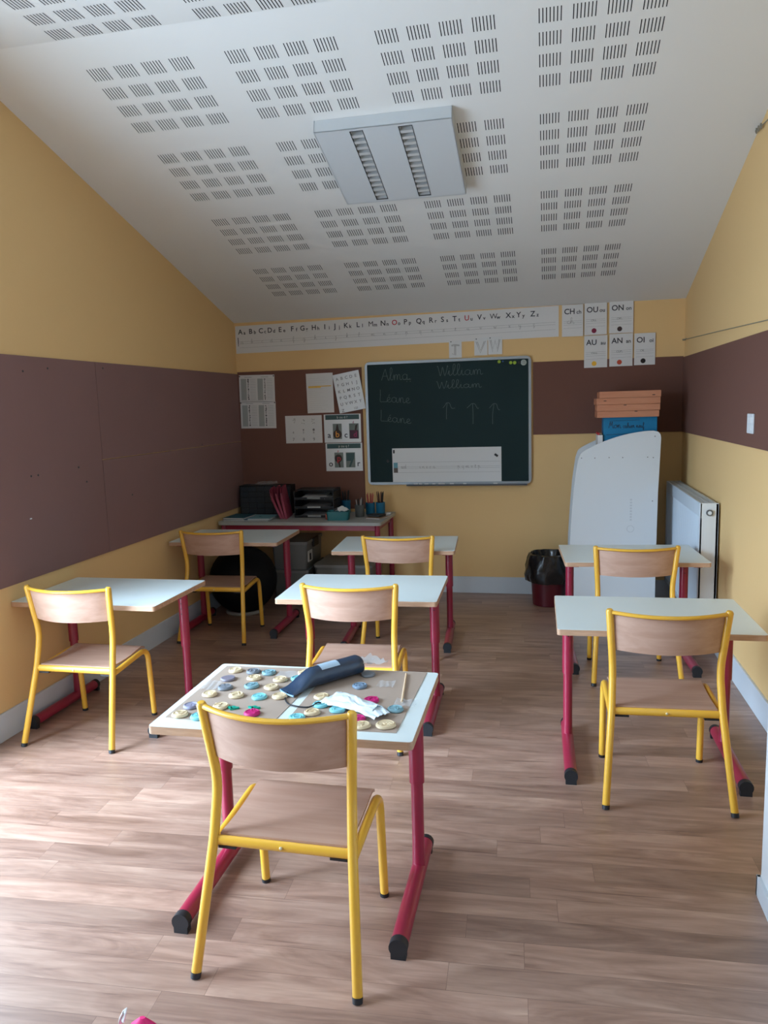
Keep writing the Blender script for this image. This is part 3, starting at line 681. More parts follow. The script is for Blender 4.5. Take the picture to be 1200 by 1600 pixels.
M_PET = mat('dark teal header', (.035, .085, .085, 1), .5); M_PIC = mat('grey green picture', (.17, .2, .18, 1), .6); M_BRN = mat('dark picture', (.05, .03, .025, 1), .6); M_ORG = mat('orange letter', (.75, .3, .03, 1), .5); M_MAG = mat('magenta letter', (.4, .02, .12, 1), .5)
def bd(label, cx, cz, head, l1, l2, l3, l4, c2, c4, purple):
    t = sheet('letter_poster', label, cx, cz, .288, .213, 0, 0, M_PAPERG); t['group'] = 'letter confusion posters'
    bm = bmesh.new(); box(bm, -.132, .132, -.0014, -.001, .066, .102); link('header_band', bm, M_PET, t)
    bm = bmesh.new(); text_bm(bm, head, 0, .075, .026, -.0018, .0, 'CENTER'); link('header_text', bm, mat('light print', (.5, .53, .5, 1), .6), t)
    bm = bmesh.new(); box(bm, -.076, -.006, -.0014, -.001, -.08, .035); link('picture', bm, M_PIC, t)
    bm = bmesh.new(); box(bm, .052 if purple else .014, .127 if purple else .086, -.0014, -.001, -.08, .035); link('picture', bm, M_PIC, t)
    bm = bmesh.new()
    if purple:
        tube(bm, [(-.041, -.0014, -.045), (-.041, -.0018, -.045)], .034, 20); prism(bm, [(-.055, -.02), (-.027, -.02), (-.036, .03), (-.045, .03)], 1, -.0018, -.0014)
        link('drawing', bm, [M_BRN, mat('plum', (.08, .025, .05, 1), .6), M_PET], t); bm = bmesh.new()
        box(bm, .056, .123, -.0018, -.0014, -.08, -.015, mi=1)
        prism(bm, [(.095, -.015), (.11, -.015), (.118, .03), (.1, .02)], 1, -.0018, -.0014)
    else:
        tube(bm, [(-.045, -.0014, -.01), (-.045, -.0018, -.01)], .030, 20); prism(bm, [(-.052, -.03), (-.036, -.03), (-.030, -.078), (-.040, -.078)], 1, -.0018, -.0014)
        link('drawing', bm, [M_BRN, mat('plum', (.08, .025, .05, 1), .6), M_PET], t); bm = bmesh.new()
        prism(bm, [(.018, .03), (.082, .03), (.078, -.01), (.05, -.075), (.036, -.075), (.052, -.03), (.018, -.03)], 1, -.0018, -.0014, mi=2)
    link('drawing', bm, [M_BRN, mat('plum', (.08, .025, .05, 1), .6), M_PET], t)
    bm = bmesh.new(); text_bm(bm, l1, -.106, -.07, .062, -.0022, .01, 'CENTER'); link('black_letter', bm, M_INK, t); bm = bmesh.new(); text_bm(bm, l3 if purple else l4, .026 if purple else .112, -.07, .062, -.0022, .01, 'CENTER'); link('black_letter', bm, M_INK, t)
    bm = bmesh.new(); text_bm(bm, l2, -.041, -.066 if purple else -.03, .065, -.0022, .01, 'CENTER'); link('coloured_letter', bm, c2, t)
    if purple:
        bm = bmesh.new(); text_bm(bm, 'd', .098, -.066, .055, -.0022, .01, 'CENTER'); text_bm(bm, 'd', .085, .036, .026, -.0022, .01, 'CENTER'); link('coloured_letter', bm, c4, t)
    else:
        bm = bmesh.new(); text_bm(bm, 'q', .05, -.02, .055, -.0022, .01, 'CENTER'); link('coloured_letter', bm, M_PET, t)
        bm = bmesh.new(); text_bm(bm, 'p', -.045, .04, .024, -.0022, .01, 'CENTER'); link('coloured_letter', bm, M_INKR, t)
bd('landscape poster with letters a b c d, orange b on a dark picture', -1.513, 1.256, 'b ou d ?', 'a', 'b', 'c', 'd', M_ORG, M_MAG, True)
bd('landscape poster with letters o p q r, red p on a round picture', -1.508, 1.038, 'p ou q ?', 'o', 'p', 'q', 'r', M_INKR, M_PET, False)

# ================================================================== RIGHT WALL BITS
t = thing('wall_switch', 'small white double switch plate on the brown band of the right wall', 'switch', (XR-.008, 3.75, 1.286))
bm = bmesh.new(); box(bm, -.009, 0, -.050, .050, -.045, .045, bev=.003); link('plate', bm, M_WHITE, t)
bm = bmesh.new(); box(bm, -.012, -.009, -.03, .03, .004, .03, bev=.001); box(bm, -.012, -.009, -.03, .03, -.03, -.004, bev=.001); link('rocker', bm, mat('switch plastic', (.8, .8, .79, 1), .35), t)
M_WIRE = mat('thin grey wire', (.25, .22, .16, 1), .5)
t = thing('display_wire', 'thin wire strung along the right wall above the brown band', 'wire', (0, 0, 0))
bm = bmesh.new(); tube(bm, [(XR-.012, 5.58, 1.800), (XR-.012, 4.5, 1.762), (XR-.012, 3.58, 1.727), (XR-.012, 2.4, 1.69)], .0022, 6); link('strand', bm, M_WIRE, t)
bm = bmesh.new(); tube(bm, [(XR, 5.57, 1.80), (XR-.02, 5.57, 1.80)], .006, 8); tube(bm, [(XR-.016, 5.56, 1.80), (XR-.016, 5.45, 1.797)], .004, 6); link('hook', bm, M_WIRE, t)
t = thing('display_wire', 'short hooked wire high on the right wall under the ceiling slope', 'wire', (0, 0, 0))
bm = bmesh.new(); tube(bm, [(XR-.010, 3.84, 2.575), (XR-.010, 3.2, 2.53)], .0025, 6); link('strand', bm, M_WIRE, t)
bm = bmesh.new()
for k in range(3): tube(bm, catmull([(XR-.01, 3.86-.04*k, 2.578-.003*k), (XR-.013, 3.845-.04*k, 2.586-.003*k), (XR-.013, 3.83-.04*k, 2.575-.003*k), (XR-.01, 3.845-.04*k, 2.566-.003*k), (XR-.01, 3.86-.04*k, 2.578-.003*k)], 4), .003, 6)
link('hook', bm, M_WIRE, t)

# ================================================================== RADIATOR
t = thing('radiator', 'white panel radiator with slatted top on the right wall near the corner', 'radiator', (.86, 4.92, 0))
RX0, RX1, RY0, RY1, RZ0, RZ1 = -.045, .050, -.575, .62, .14, .842
M_RAD = mat('radiator enamel', (.64, .72, .80, 1), .35)
bm = bmesh.new(); n = 36
pts = []
for k in range(n*4+1):
    yy = RY0+.03+(RY1-RY0-.06)*k/(n*4); d = (0, .004, .004, 0)[k % 4]; pts.append((RX0+.004+d, yy))
poly = pts+[(RX0+.014, RY1-.03), (RX0+.014, RY0+.03)]
prism(bm, [(p[0], p[1]) for p in poly], 2, RZ0+.02, RZ1-.075)
link('front_panel', bm, M_RAD, t)
bm = bmesh.new(); box(bm, RX0, RX0+.012, RY0, RY1, RZ1-.078, RZ1, bev=.003); box(bm, RX0, RX0+.012, RY0, RY0+.035, RZ0, RZ1-.078, bev=.002); box(bm, RX0, RX0+.012, RY1-.035, RY1, RZ0, RZ1-.078, bev=.002); box(bm, RX0, RX0+.012, RY0, RY1, RZ0, RZ0+.03, bev=.002); link('front_rim', bm, M_RAD, t)
bm = bmesh.new(); box(bm, RX1-.012, RX1, RY0, RY1, RZ0, RZ1-.004); link('rear_panel', bm, M_RAD, t)
for a in (RY0, RY1-.004):
    bm = bmesh.new(); box(bm, RX0, RX1, a, a+.004, RZ0, RZ1, bev=.0015); sc_ = link('side_cover', bm, M_WHITE, t)
bm = bmesh.new()
for k in range(46):
    yy = RY0+.02+(RY1-RY0-.04)*k/45; box(bm, RX0+.012, RX1-.012, yy-.005, yy+.005, RZ1-.006, RZ1-.001)
for xx in (RX0+.014, 0, RX1-.018): box(bm, xx, xx+.005, RY0+.004, RY1-.004, RZ1-.007, RZ1)
link('top_grille', bm, mat('grille enamel', (.5, .53, .55, 1), .4), t)
bm = bmesh.new(); box(bm, RX0+.013, RX1-.013, RY0+.02, RY1-.02, RZ0+.02, RZ1-.05); link('convector_core', bm, mat('dark core', (.08, .08, .085, 1), .7), t)
bm = bmesh.new(); tube(bm, [(.003, RY0, .79), (.003, RY0-.012, .79)], .0175, 20); vk = link('air_valve', bm, M_STEEL, t, True)
bm = bmesh.new(); tube(bm, [(.003, RY0-.012, .79), (.003, RY0-.016, .79)], .010, 16); link('valve_insert', bm, M_WHITE, vk, True)
bm = bmesh.new()
for yy in (RY0+.15, RY1-.15): box(bm, RX1, .0605, yy-.02, yy+.02, .3, .7)
link('wall_bracket', bm, M_STEEL, t)
bm = bmesh.new()
for yy in (RY0+.06, RY0+.11): tube(bm, [(.01, yy, 0), (.01, yy, RZ0+.02)], .008, 10)
link('feed_pipe', bm, M_WHITE, t, True)

# ================================================================== BOOKCASE WITH SHAPED END PANELS
t = thing('bookcase', 'tall white curved end panel of a bookcase standing in the right corner', 'bookcase', (.44, 5.16, 0))
def endpanel(dy):
    bm = bmesh.new()
    top = catmull([(-.230, 1.045, 0), (-.205, 1.079, 0), (-.09, 1.136, 0), (.05, 1.182, 0), (.17, 1.203, 0), (.235, 1.206, 0)], 6)
    rc = [(.262, 1.199), (.276, 1.183), (.281, 1.16)]
    rs = [(.276, 1.02), (.268, .8), (.264, .46), (.262, .1), (.262, .02)]
    ls = [(-.292, .02), (-.292, .1), (-.288, .46), (-.275, .68), (-.262, .85), (-.240, 1.01)]
    P = [(p.x, p.y) for p in top]+rc+rs+ls
    prism(bm, [(p[0], p[1]) for p in P], 1, dy, dy+.019); return bm
o = link('end_panel', endpanel(0), M_WHITE, t)
bm = bmesh.new()
for (sx_, sz_) in ((-.215, 1.036), (-.13, 1.035), (-.04, 1.037), (.045, 1.036), (.20, 1.036), (.235, 1.033), (.243, 1.17), (.235, .75)): tube(bm, [(sx_, .001, sz_), (sx_, -.0006, sz_)], .0038, 8)
link('screw_cap', bm, M_INKG, o)
bm = bmesh.new()  # embossed pale trade mark, set vertically
for k in range(8): box(bm, .095, .108, -.0005, 0, .62+k*.019, .631+k*.019)
for k in range(20):
    a = 2*PI*k/20; b_ = 2*PI*(k+1)/20; ribbon(bm, [(.10+.022*math.cos(a), .565+.022*math.sin(a)), (.10+.022*math.cos(b_), .565+.022*math.sin(b_))], -.0006, .004)
link('embossed_mark', bm, mat('pale emboss', (.62, .64, .65, 1), .4), o)
link('end_panel', endpanel(.395), M_WHITE, t)
bm = bmesh.new(); box(bm, -.27, .235, .019, .395, .05, .068); box(bm, -.255, .235, .019, .395, .45, .468); box(bm, -.20, .262, .019, .395, .83, .848); link('shelves', bm, M_WHITE, t)
# teal file box on the top shelf, white file, boxes
t = thing('file_box', 'teal cardboard file with handwriting, standing up behind the white panel', 'file box', (.535, 5.30, .848))
bm = bmesh.new(); box(bm, -.168, .168, -.08, .08, 0, .448, bev=.003); link('box_body', bm, mat('teal card', srgb(0, 120, 165), .55, var=.05), t)
bm = bmesh.new(); script(bm, 'Mon', -.135, .378, .021, -.0806, .0035, sx=1.2); script(bm, 'cahier neuf', -.045, .378, .015, -.0806, .0032, sx=1.0)
ribbon(bm, [(-.13, .424), (.06, .428)], -.0806, .0025); ribbon(bm, [(-.15, .335), (.1, .342)], -.0806, .003); link('handwriting', bm, mat('navy ink', (.01, .03, .06, 1), .5), t)
t = thing('magazine_file', 'white file edge left of the teal box behind the panel', 'file', (.346, 5.30, .848))
bm = bmesh.new(); box(bm, -.016, .016, -.10, .10, 0, .335, bev=.002); link('file_body', bm, M_PAPER, t)
bm = bmesh.new(); box(bm, -.0165, -.004, -.09, .09, .3355, .35); link('red_insert', bm, M_INKR, t)
M_PINE = wood('pine', srgb(190, 120, 88), srgb(205, 140, 105), .6, (1.5, 10, 10), 2.5)
ws = ['bottom flat wooden box of the stack on the teal file', 'second from bottom flat wooden box in the stack of four', 'third from bottom flat wooden box in the stack of four', 'topmost flat wooden box in the stack, with a dark knot']
zz = 1.2965
for k, lb in enumerate(ws):
    h = .042; t = thing('wooden_box', lb, 'box', (.514+(.0, .003, .0, .012)[k], 5.29, zz), (.0, -.01, .012, -.005)[k], 'flat wooden boxes stacked on the bookcase')
    bm = bmesh.new(); W_ = (.192, .195, .197, .190)[k]
    box(bm, -W_, W_, -.13, -.121, 0, h-.0015, bev=.001); box(bm, -W_, W_, .121, .13, 0, h-.0015, bev=.001); box(bm, -W_, -W_+.009, -.121, .121, 0, h-.0015); box(bm, W_-.009, W_, -.121, .121, 0, h-.0015); box(bm, -W_+.009, W_-.009, -.121, .121, 0, .005)
    link('carcass', bm, M_PINE, t)
    bm = bmesh.new(); box(bm, -W_+.004, W_-.004, -.127, .127, h-.0015, h-.0003) if k == 3 else box(bm, -W_+.009, W_-.009, -.12, .12, .006, .008); link('panel', bm, M_PINE, t)
    bm = bmesh.new(); kx, kz = ((.05, .037), (-.02, .036), (-.145, .024), (.145, .013))[k]; tube(bm, [(kx, -.1301, kz), (kx, -.1306, kz)], .006, 12, flat=(.45, 1.8)); link('knot', bm, M_BRN, t)
    zz += h

# ================================================================== WASTE BIN
t = thing('waste_bin', 'dark red round bin lined with a black bag, by the back wall', 'bin', (.015, 5.33, 0))
bm = bmesh.new(); lathe(bm, [(.105, 0), (.110, .004), (.118, .12), (.128, .29), (.131, .292), (.124, .288), (.112, .06), (.02, .012)], 40); link('bin_body', bm, mat('dark red plastic', (.10, .006, .014, 1), .35), t, True)
bm = bmesh.new(); random.seed(3)
ph = [random.uniform(0, 6) for _ in range(6)]
def wob(r, z, a): return r*(1+.035*math.sin(5*a+ph[0]+z*20)+.03*math.sin(9*a+ph[1]-z*30)+.02*math.sin(17*a+ph[2]+z*50))
lathe(bm, [(.132, .185), (.150, .17), (.166, .21), (.160, .27), (.150, .33), (.140, .362), (.125, .368), (.115, .35), (.10, .25), (.05, .2)], 72, fn=wob); link('bin_liner', bm, mat('black film', (.010, .010, .011, 1), .22, bump=.8, bscale=40), t, True)

# ================================================================== STORAGE TABLE
TZ = .618
t = thing('storage_table', 'long grey-topped table with red frame in the dark back left corner', 'table', (-1.722, 5.315, 0))
hx, hy = .606, .272
bm = bmesh.new(); prism(bm, rrect(-hx, hx, -hy, hy, .03, 5), 2, TZ-.022, TZ); link('tabletop', bm, mat('grey laminate', (.40, .40, .37, 1), .4), t)
bm = bmesh.new()
for a in ((-hx+.05, hx-.05, -hy+.03, -hy+.05), (-hx+.05, hx-.05, hy-.05, hy-.03), (-hx+.03, -hx+.05, -hy+.03, hy-.03), (hx-.05, hx-.03, -hy+.03, hy-.03)): box(bm, *a, TZ-.062, TZ-.0225)
link('apron', bm, M_RED, t)
for sx_ in (-1, 1):
    for sy_ in (-1, 1):
        bm = bmesh.new(); tube(bm, [(sx_*(hx-.035), sy_*(hy-.04), 0), (sx_*(hx-.035), sy_*(hy-.04), TZ-.0225)], .020, 14); link('leg', bm, M_RED, t, True)
T0 = TZ
# drawer organiser
t = thing('drawer_organiser', 'black small-parts cabinet with rows of tiny clear drawers', 'organiser', (-2.105, 5.49, T0))
bm = bmesh.new(); box(bm, -.205, .205, -.05, .075, 0, .222, bev=.003); link('cabinet', bm, M_BLK, t)
M_SMOKE = mat('smoky drawer', (.035, .042, .05, 1), .3)
for r in range(5):
    for c_ in range(6):
        x = -.196+c_*.0655; z = .008+r*.0415
        bm = bmesh.new(); box(bm, x+.002, x+.0635, -.056, -.049, z+.002, z+.038, bev=.002); dr = link('drawer', bm, M_SMOKE, t)
bm = bmesh.new(); G = [[bm.verts.new((-.11+.16*i/6+.01*math.sin(j), -.03+.08*j/4, .0+.012*math.sin(i*1.7+j)**2+.004*j)) for i in range(7)] for j in range(5)]
for j in range(4):
    for i in range(6): bm.faces.new((G[j][i], G[j][i+1], G[j+1][i+1], G[j+1][i]))
o = link('clear_film', bm, mat('clear film', (.7, .72, .74, 1), .15, alpha=.35), None, True, (-2.08, 5.49, T0+.2225)); tag(o, 'crumpled clear film lying on the black drawer cabinet', 'plastic film')
# folders
M_T1 = mat('petrol card', (.02, .10, .13, 1), .5); M_T2 = mat('pale blue card', (.20, .42, .48, 1), .5)
def booklet(label, x, y, z, w_, d_, h, rz, m1, name='notebook', cat='notebook', group=None):
    t = thing(name, label, cat, (x, y, z), rz, group)
    bm = bmesh.new(); box(bm, -w_/2, w_/2, -d_/2, d_/2, h-.0012, h); box(bm, -w_/2, w_/2, -d_/2, d_/2, 0, .0012); box(bm, -w_/2, -w_/2+.0012, -d_/2, d_/2, .0012, h-.0012); link('cover', bm, m1, t)
    bm = bmesh.new(); box(bm, -w_/2+.002, w_/2-.003, -d_/2+.002, d_/2-.002, .0013, h-.0013); link('pages', bm, M_PAPER, t); return t
booklet('bottom petrol blue notebook at left end of the table', -2.22, 5.20, T0, .17, .22, .010, .03, M_T1, group='petrol notebooks')
booklet('top petrol blue notebook at left end of the table', -2.22, 5.21, T0+.0105, .165, .22, .012, -.06, M_T1, group='petrol notebooks')
booklet('petrol blue notebook lying under the pale blue one', -2.045, 5.20, T0, .18, .22, .008, .02, M_T1, group='petrol notebooks')
t = booklet('pale blue notebook with dark mark, right of the petrol notebooks', -2.035, 5.20, T0+.0085, .165, .21, .010, .05, M_T2)
bm = bmesh.new(); tube(bm, [(-.02, 0, .010), (-.02, 0, .0106)], .012, 14); link('cover_mark', bm, M_T1, t)
# pink magazine files, leaning
M_PK = mat('dusty pink card', (.32, .045, .085, 1), .55)
for k, (lb, x, an) in enumerate((('leftmost leaning pink magazine file beside the letter trays', -1.905, -.30), ('middle leaning pink magazine file beside the letter trays', -1.885, -.22), ('rightmost leaning pink magazine file touching the letter trays', -1.866, -.14))):
    t = thing('magazine_file', lb, 'magazine file', (x, 5.29, T0+.001+(.004, .003, .001)[k]), 0, 'pink magazine files')
    t.rotation_euler = (0, an*1.35, .15)
    bm = bmesh.new(); prism(bm, [(-.10, 0), (.12, 0), (.12, .235), (-.02, .225), (-.10, .16)], 0, -.008, -.006); prism(bm, [(-.10, 0), (.12, 0), (.12, .235), (-.02, .225), (-.10, .16)], 0, .006, .008)
    box(bm, -.006, .006, -.10, .12, 0, .002); box(bm, -.006, .006, -.10, -.098, .002, .16); box(bm, -.006, .006, .118, .12, .002, .235); link('card_body', bm, M_PK, t)
    bm = bmesh.new(); box(bm, -.0045, .0045, -.09, .115, .003, .19); link('papers', bm, mat('pink papers', (.30, .06, .09, 1), .6), t)
# letter trays
t = thing('letter_trays', 'stack of black letter trays holding loose white papers', 'letter tray', (-1.665, 5.365, T0), .03)
for k in range(3):
    z = k*.066; bm = bmesh.new()
    box(bm, -.145, .145, -.10, .13, z+.002, z+.006); box(bm, -.149, -.145, -.10, .13, z+.0, z+.056); box(bm, .145, .149, -.10, .13, z, z+.056); box(bm, -.145, .145, .126, .13, z+.006, z+.056)
    box(bm, -.145, -.05, -.104, -.10, z+.002, z+.02); box(bm, .05, .145, -.104, -.10, z+.002, z+.02)
    box(bm, -.149, -.140, -.10, -.085, z+.056, z+.066); box(bm, .140, .149, -.10, -.085, z+.056, z+.066); box(bm, -.149, -.140, .11, .13, z+.056, z+.066); box(bm, .140, .149, .11, .13, z+.056, z+.066)
    link('tray', bm, M_BLK, t)
bm = bmesh.new(); box(bm, -.149, .149, -.06, .13, .198, .202); link('tray_lid', bm, M_BLK, t)
for lb, z, x, rz, mm in (('white papers in the lowest letter tray', .007, -.02, .05, .012), ('white papers in the middle letter tray', .073, -.01, -.03, .010), ('white papers in the topmost letter tray', .139, -.005, .08, .022)):
    bm = bmesh.new()
    for j in range(3): box(bm, -.105+j*.006, .105-j*.01, -.09+.01*j, .115, j*mm/3, j*mm/3+.0015, M=Matrix.Rotation(rz*(j-1)*1.5, 4, 'Z') @ Matrix.Rotation(.02*j, 4, 'X'))
    o = link('paper_pile', bm, M_PAPERG, None, False, (-1.665+x, 5.365, T0+z)); tag(o, lb, 'papers', 'papers in the letter trays')
# pots
M_POT = mat('blue pot', (.01, .13, .24, 1), .35)
def pot(label, x, y, r, h, m_, npens, ph_, pens, name='pencil_pot', group=None, seed=1, mesh=False):
    random.seed(seed)
    t = thing(name, label, 'pencil pot', (x, y, T0), 0, group)
    bm = bmesh.new(); lathe(bm, [(r*.92, 0), (r*.95, .002), (r, h), (r*.95, h), (r*.9, .006), (r*.1, .004)], 24); link('pot', bm, m_, t, True)
    L_ = []
    for k in range(npens):
        a = 2*PI*k/npens+random.random()*.5; rr = r*.62
        b0 = Vector((x+rr*.45*math.cos(a), y+rr*.45*math.sin(a), T0+.009)); b1 = Vector((x+rr*1.15*math.cos(a), y+rr*1.15*math.sin(a), T0+ph_*random.uniform(.9, 1.0)))
        L_.append((b1.x, k, b0, b1))
    for n_, (_, k, b0, b1) in enumerate(sorted(L_, key=lambda q: q[0])):
        bm = bmesh.new(); d = b1-b0; tube(bm, [Vector((0, 0, 0)), d*.9, d], [.0036, .0036, .002], 8)
        nm, mm, cl_ = pens[k % len(pens)]
        o = link(nm, bm, mm, None, True, b0); tag(o, cl_+', '+ORD[n_]+' from the left', 'pen', 'pens in the '+label.split(',')[0])
M_P1 = mat('coral pencil', (.5, .09, .07, 1), .4); M_P2 = mat('black pen', (.01, .01, .012, 1), .35); M_P3 = mat('brown pencil', (.12, .04, .03, 1), .5); M_P4 = mat('silver pen', (.45, .45, .45, 1), .3, metal=.6)
pot('blue pencil pot, behind the letter trays', -1.495, 5.545, .036, .095, M_POT, 8, .172, [('felt_pen', M_P2, 'black felt pen in the blue pot behind the letter trays')], group=None, seed=2)
pot('left blue pencil pot, near the table corner', -1.283, 5.45, .035, .088, M_POT, 9, .165, [('pencil', M_P1, 'coral pencil in the left blue pot near table corner')], group='blue pots near the table corner', seed=4)
pot('right blue pencil pot, near the table corner', -1.210, 5.47, .035, .088, M_POT, 9, .172, [('felt_pen', M_P2, 'black felt pen in the right blue pot near table corner'), ('felt_pen', M_P3, 'brown tipped felt pen in the right blue pot')], group='blue pots near the table corner', seed=6)
pot('grey mesh pencil cup, with scissors and pens', -1.335, 5.33, .035, .088, mat('grey mesh', (.09, .095, .09, 1), .5, bump=.8, bscale=300), 6, .14, [('ballpoint_pen', M_P2, 'dark pen leaning in the grey mesh cup'), ('ballpoint_pen', M_P4, 'silver pen leaning in the grey mesh cup')], seed=9)
# teal supply box with tissues
t = thing('supply_box', 'teal plastic box with an orange end, in front of the pots', 'box', (-1.458, 5.195, T0), .10)
M_TL = mat('teal plastic', (.02, .16, .18, 1), .35)
bm = bmesh.new(); P0 = rrect(-.08, .08, -.06, .06, .018, 5)
A = [bm.verts.new((p[0]*.93, p[1]*.93, 0)) for p in P0]; B = [bm.verts.new((p[0], p[1], .062)) for p in P0]; C_ = [bm.verts.new((p[0]*.94, p[1]*.94, .062)) for p in P0]; D_ = [bm.verts.new((p[0]*.88, p[1]*.88, .006)) for p in P0]
n = len(P0); bm.faces.new(A); bm.faces.new(D_)
for i in range(n):
    j = (i+1) % n
    for a, b in ((A, B), (B, C_), (C_, D_)): bm.faces.new((a[i], a[j], b[j], b[i]))
link('box_body', bm, M_TL, t, True)
bm = bmesh.new(); box(bm, -.089, -.079, -.035, .035, .006, .045, bev=.002); link('orange_clip', bm, mat('orange plastic', (.45, .07, .03, 1), .4), t)
def crumple(nx, ny, sx_, sy_, amp, seed, dome_=0):
    random.seed(seed); bm = bmesh.new(); G = []
    f1, f2, p1, p2 = random.uniform(1.5, 3), random.uniform(1.5, 3), random.uniform(0, 6), random.uniform(0, 6)
    for j in range(ny+1):
        row = []
        for i in range(nx+1):
            u, v = i/nx-.5, j/ny-.5
            z = amp*(abs(math.sin(f1*3*u+2*v+p1))+.6*abs(math.sin(f2*4*v-3*u+p2))+random.uniform(0, .35))+dome_*(1-4*u*u)*(1-4*v*v)
            row.append(bm.verts.new((u*sx_+random.uniform(-.04, .04)*sx_/nx*4, v*sy_+random.uniform(-.04, .04)*sy_/ny*4, z)))
        G.append(row)
    for j in range(ny):
        for i in range(nx): bm.faces.new((G[j][i], G[j][i+1], G[j+1][i+1], G[j+1][i]))
    return bm
bm = crumple(10, 8, .09, .07, .008, 5, .03); o = link('tissue', bm, mat('white tissue', (.6, .6, .58, 1), .8), None, True, (-1.435, 5.21, T0+.055)); tag(o, 'crumpled white tissue poking out of the teal supply box', 'tissue')
bm = bmesh.new(); box(bm, -.014, .014, -.01, .01, 0, .018, bev=.003); o = link('eraser', bm, M_BLK, None, False, (-1.475, 5.19, T0+.062)); tag(o, 'small black block resting on the teal supply box rim', 'eraser')
t = booklet('thin pad of paper under the black case at the table corner', -1.19, 5.27, T0, .12, .13, .008, -.35, mat('tan card', (.32, .2, .12, 1), .6), 'paper_pad', 'paper pad')
t = thing('pencil_case', 'flat black case lying on a paper pad at the table corner', 'case', (-1.205, 5.29, T0+.0085), -.35)
bm = bmesh.new(); box(bm, -.055, .055, -.04, .05, 0, .016, bev=.005); link('case_body', bm, M_BLK, t, True)
bm = bmesh.new(); tube(bm, [(-.05, -.0405, .009), (.05, -.0405, .009)], .0016, 6); link('zip', bm, M_STEEL, t)
bm = bmesh.new(); box(bm, -.015, .015, -.02, .02, 0, .012, bev=.003); o = link('eraser', bm, M_PAPER, None, False, (-1.145, 5.46, T0)); tag(o, 'small white eraser at the right rear of the storage table', 'eraser')
# boxes below the table
M_CLR = mat('grey translucent plastic', (.17, .175, .17, 1), .3); M_LID = mat('grey lid plastic', (.22, .225, .22, 1), .35)
def crate(label, x, y, z, w_, d_, h, rz=0, paper=False, group=None, lab_side=False):
    t = thing('storage_box', label, 'storage box', (x, y, z), rz, group)
    bm = bmesh.new(); P0 = rrect(-w_/2, w_/2, -d_/2, d_/2, .02, 4)
    A = [bm.verts.new((p[0]*.92, p[1]*.94, 0)) for p in P0]; B = [bm.verts.new((p[0]*.98, p[1]*.98, h-.02)) for p in P0]; n = len(P0)
    bm.faces.new(A); bm.faces.new(B)
    for i in range(n): bm.faces.new((A[i], A[(i+1) % n], B[(i+1) % n], B[i]))
    link('box_body', bm, M_CLR, t, True)
    bm = bmesh.new(); prism(bm, rrect(-w_/2-.004, w_/2+.004, -d_/2-.004, d_/2+.004, .02, 4), 2, h-.0199, h); link('lid', bm, M_LID, t)
    for s in (-1, 1):
        bm = bmesh.new(); box(bm, s*(w_/2+.006)-.008, s*(w_/2+.006)+.008, -.06, .06, h-.06, h+.004, bev=.003); link('latch', bm, M_BLK, t)
    if lab_side:
        bm = bmesh.new(); box(bm, w_/2-.008, w_/2+.001, -.16, -.07, .05, .13); lbp = link('side_label', bm, M_PAPER, t); bm = bmesh.new(); box(bm, w_/2+.001, w_/2+.0015, -.14, -.10, .06, .11); link('label_print', bm, M_INK, lbp)
    if paper:
        bm = bmesh.new(); box(bm, -w_/2*.8, w_/2*.5, -d_/2-.0005, -d_/2+.01, .12, .20); link('papers', bm, M_PAPER, t)
crate('lower grey lidded plastic box of the stack beneath the table', -1.835, 5.365, 0, .27, .40, .245, group='grey lidded boxes under the table')
crate('upper grey lidded plastic box with a side label, topmost of the stack', -1.835, 5.365, .25, .27, .40, .205, group='grey lidded boxes under the table', lab_side=True)
crate('wide low grey lidded plastic box right of the box stack', -1.435, 5.36, 0, .43, .40, .29, paper=True)
# gym ball
t = thing('exercise_ball', 'large black ball on a pale ring under the far left desk', 'ball', (-2.088, 4.90, 0))
bm = bmesh.new(); prof = [(max(.235*math.sin(PI*k/24), .0005), .238-.235*math.cos(PI*k/24)) for k in range(25)]; lathe(bm, prof, 48); link('ball_shell', bm, mat('black vinyl', (.006, .007, .009, 1), .6, spec=.2), t, True)
bm = bmesh.new(); tube(bm, [(.12*math.cos(2*PI*k/32), .12*math.sin(2*PI*k/32), .013) for k in range(33)], .013, 10, caps=False); link('base_ring', bm, mat('pale plastic', (.35, .36, .36, 1), .5), t, True)

# ================================================================== ON THE FRONT DESK
DX, DY, DA = desks[0][:3]
def W(x, y): c, s = math.cos(DA), math.sin(DA); return (DX+c*x-s*y, DY+s*x+c*y)
def card(label, pts):
    bm = bmesh.new(); P3 = [W(*p) for p in pts]; cx, cy = P3[0]
    prism(bm, [(p[0]-cx, p[1]-cy) for p in P3], 2, 0, .0014); o = link('kraft_card', bm, M_KRAFT, None, False, (cx, cy, DH+.0002)); tag(o, label, 'card', 'kraft cards on the front desk')
card('left brown kraft card under the rows of clay discs', [(-.333, -.188), (-.030, -.215), (-.005, .232), (-.331, .222)])
card('right brown kraft card under the wooden stick and white cloth', [(.003, -.205), (.306, -.200), (.319, .241), (.012, .238)])
KZ = DH+.0018
pal = dict(cream=srgb(214, 192, 156), grey=srgb(120, 125, 132), tealgrey=srgb(122, 158, 166), mauve=srgb(125, 118, 130), lav=srgb(138, 136, 156), aqua=srgb(128, 200, 208), magenta=srgb(190, 30, 110), bluegrey=srgb(118, 138, 158))
PM = {k: mat('clay '+k, v, .5, var=.05, vscale=80) for k, v in pal.items()}
PM2 = {k: mat('clay stamp '+k, tuple(min(1, c*1.12) for c in v[:3])+(1,), .5) for k, v in pal.items()}
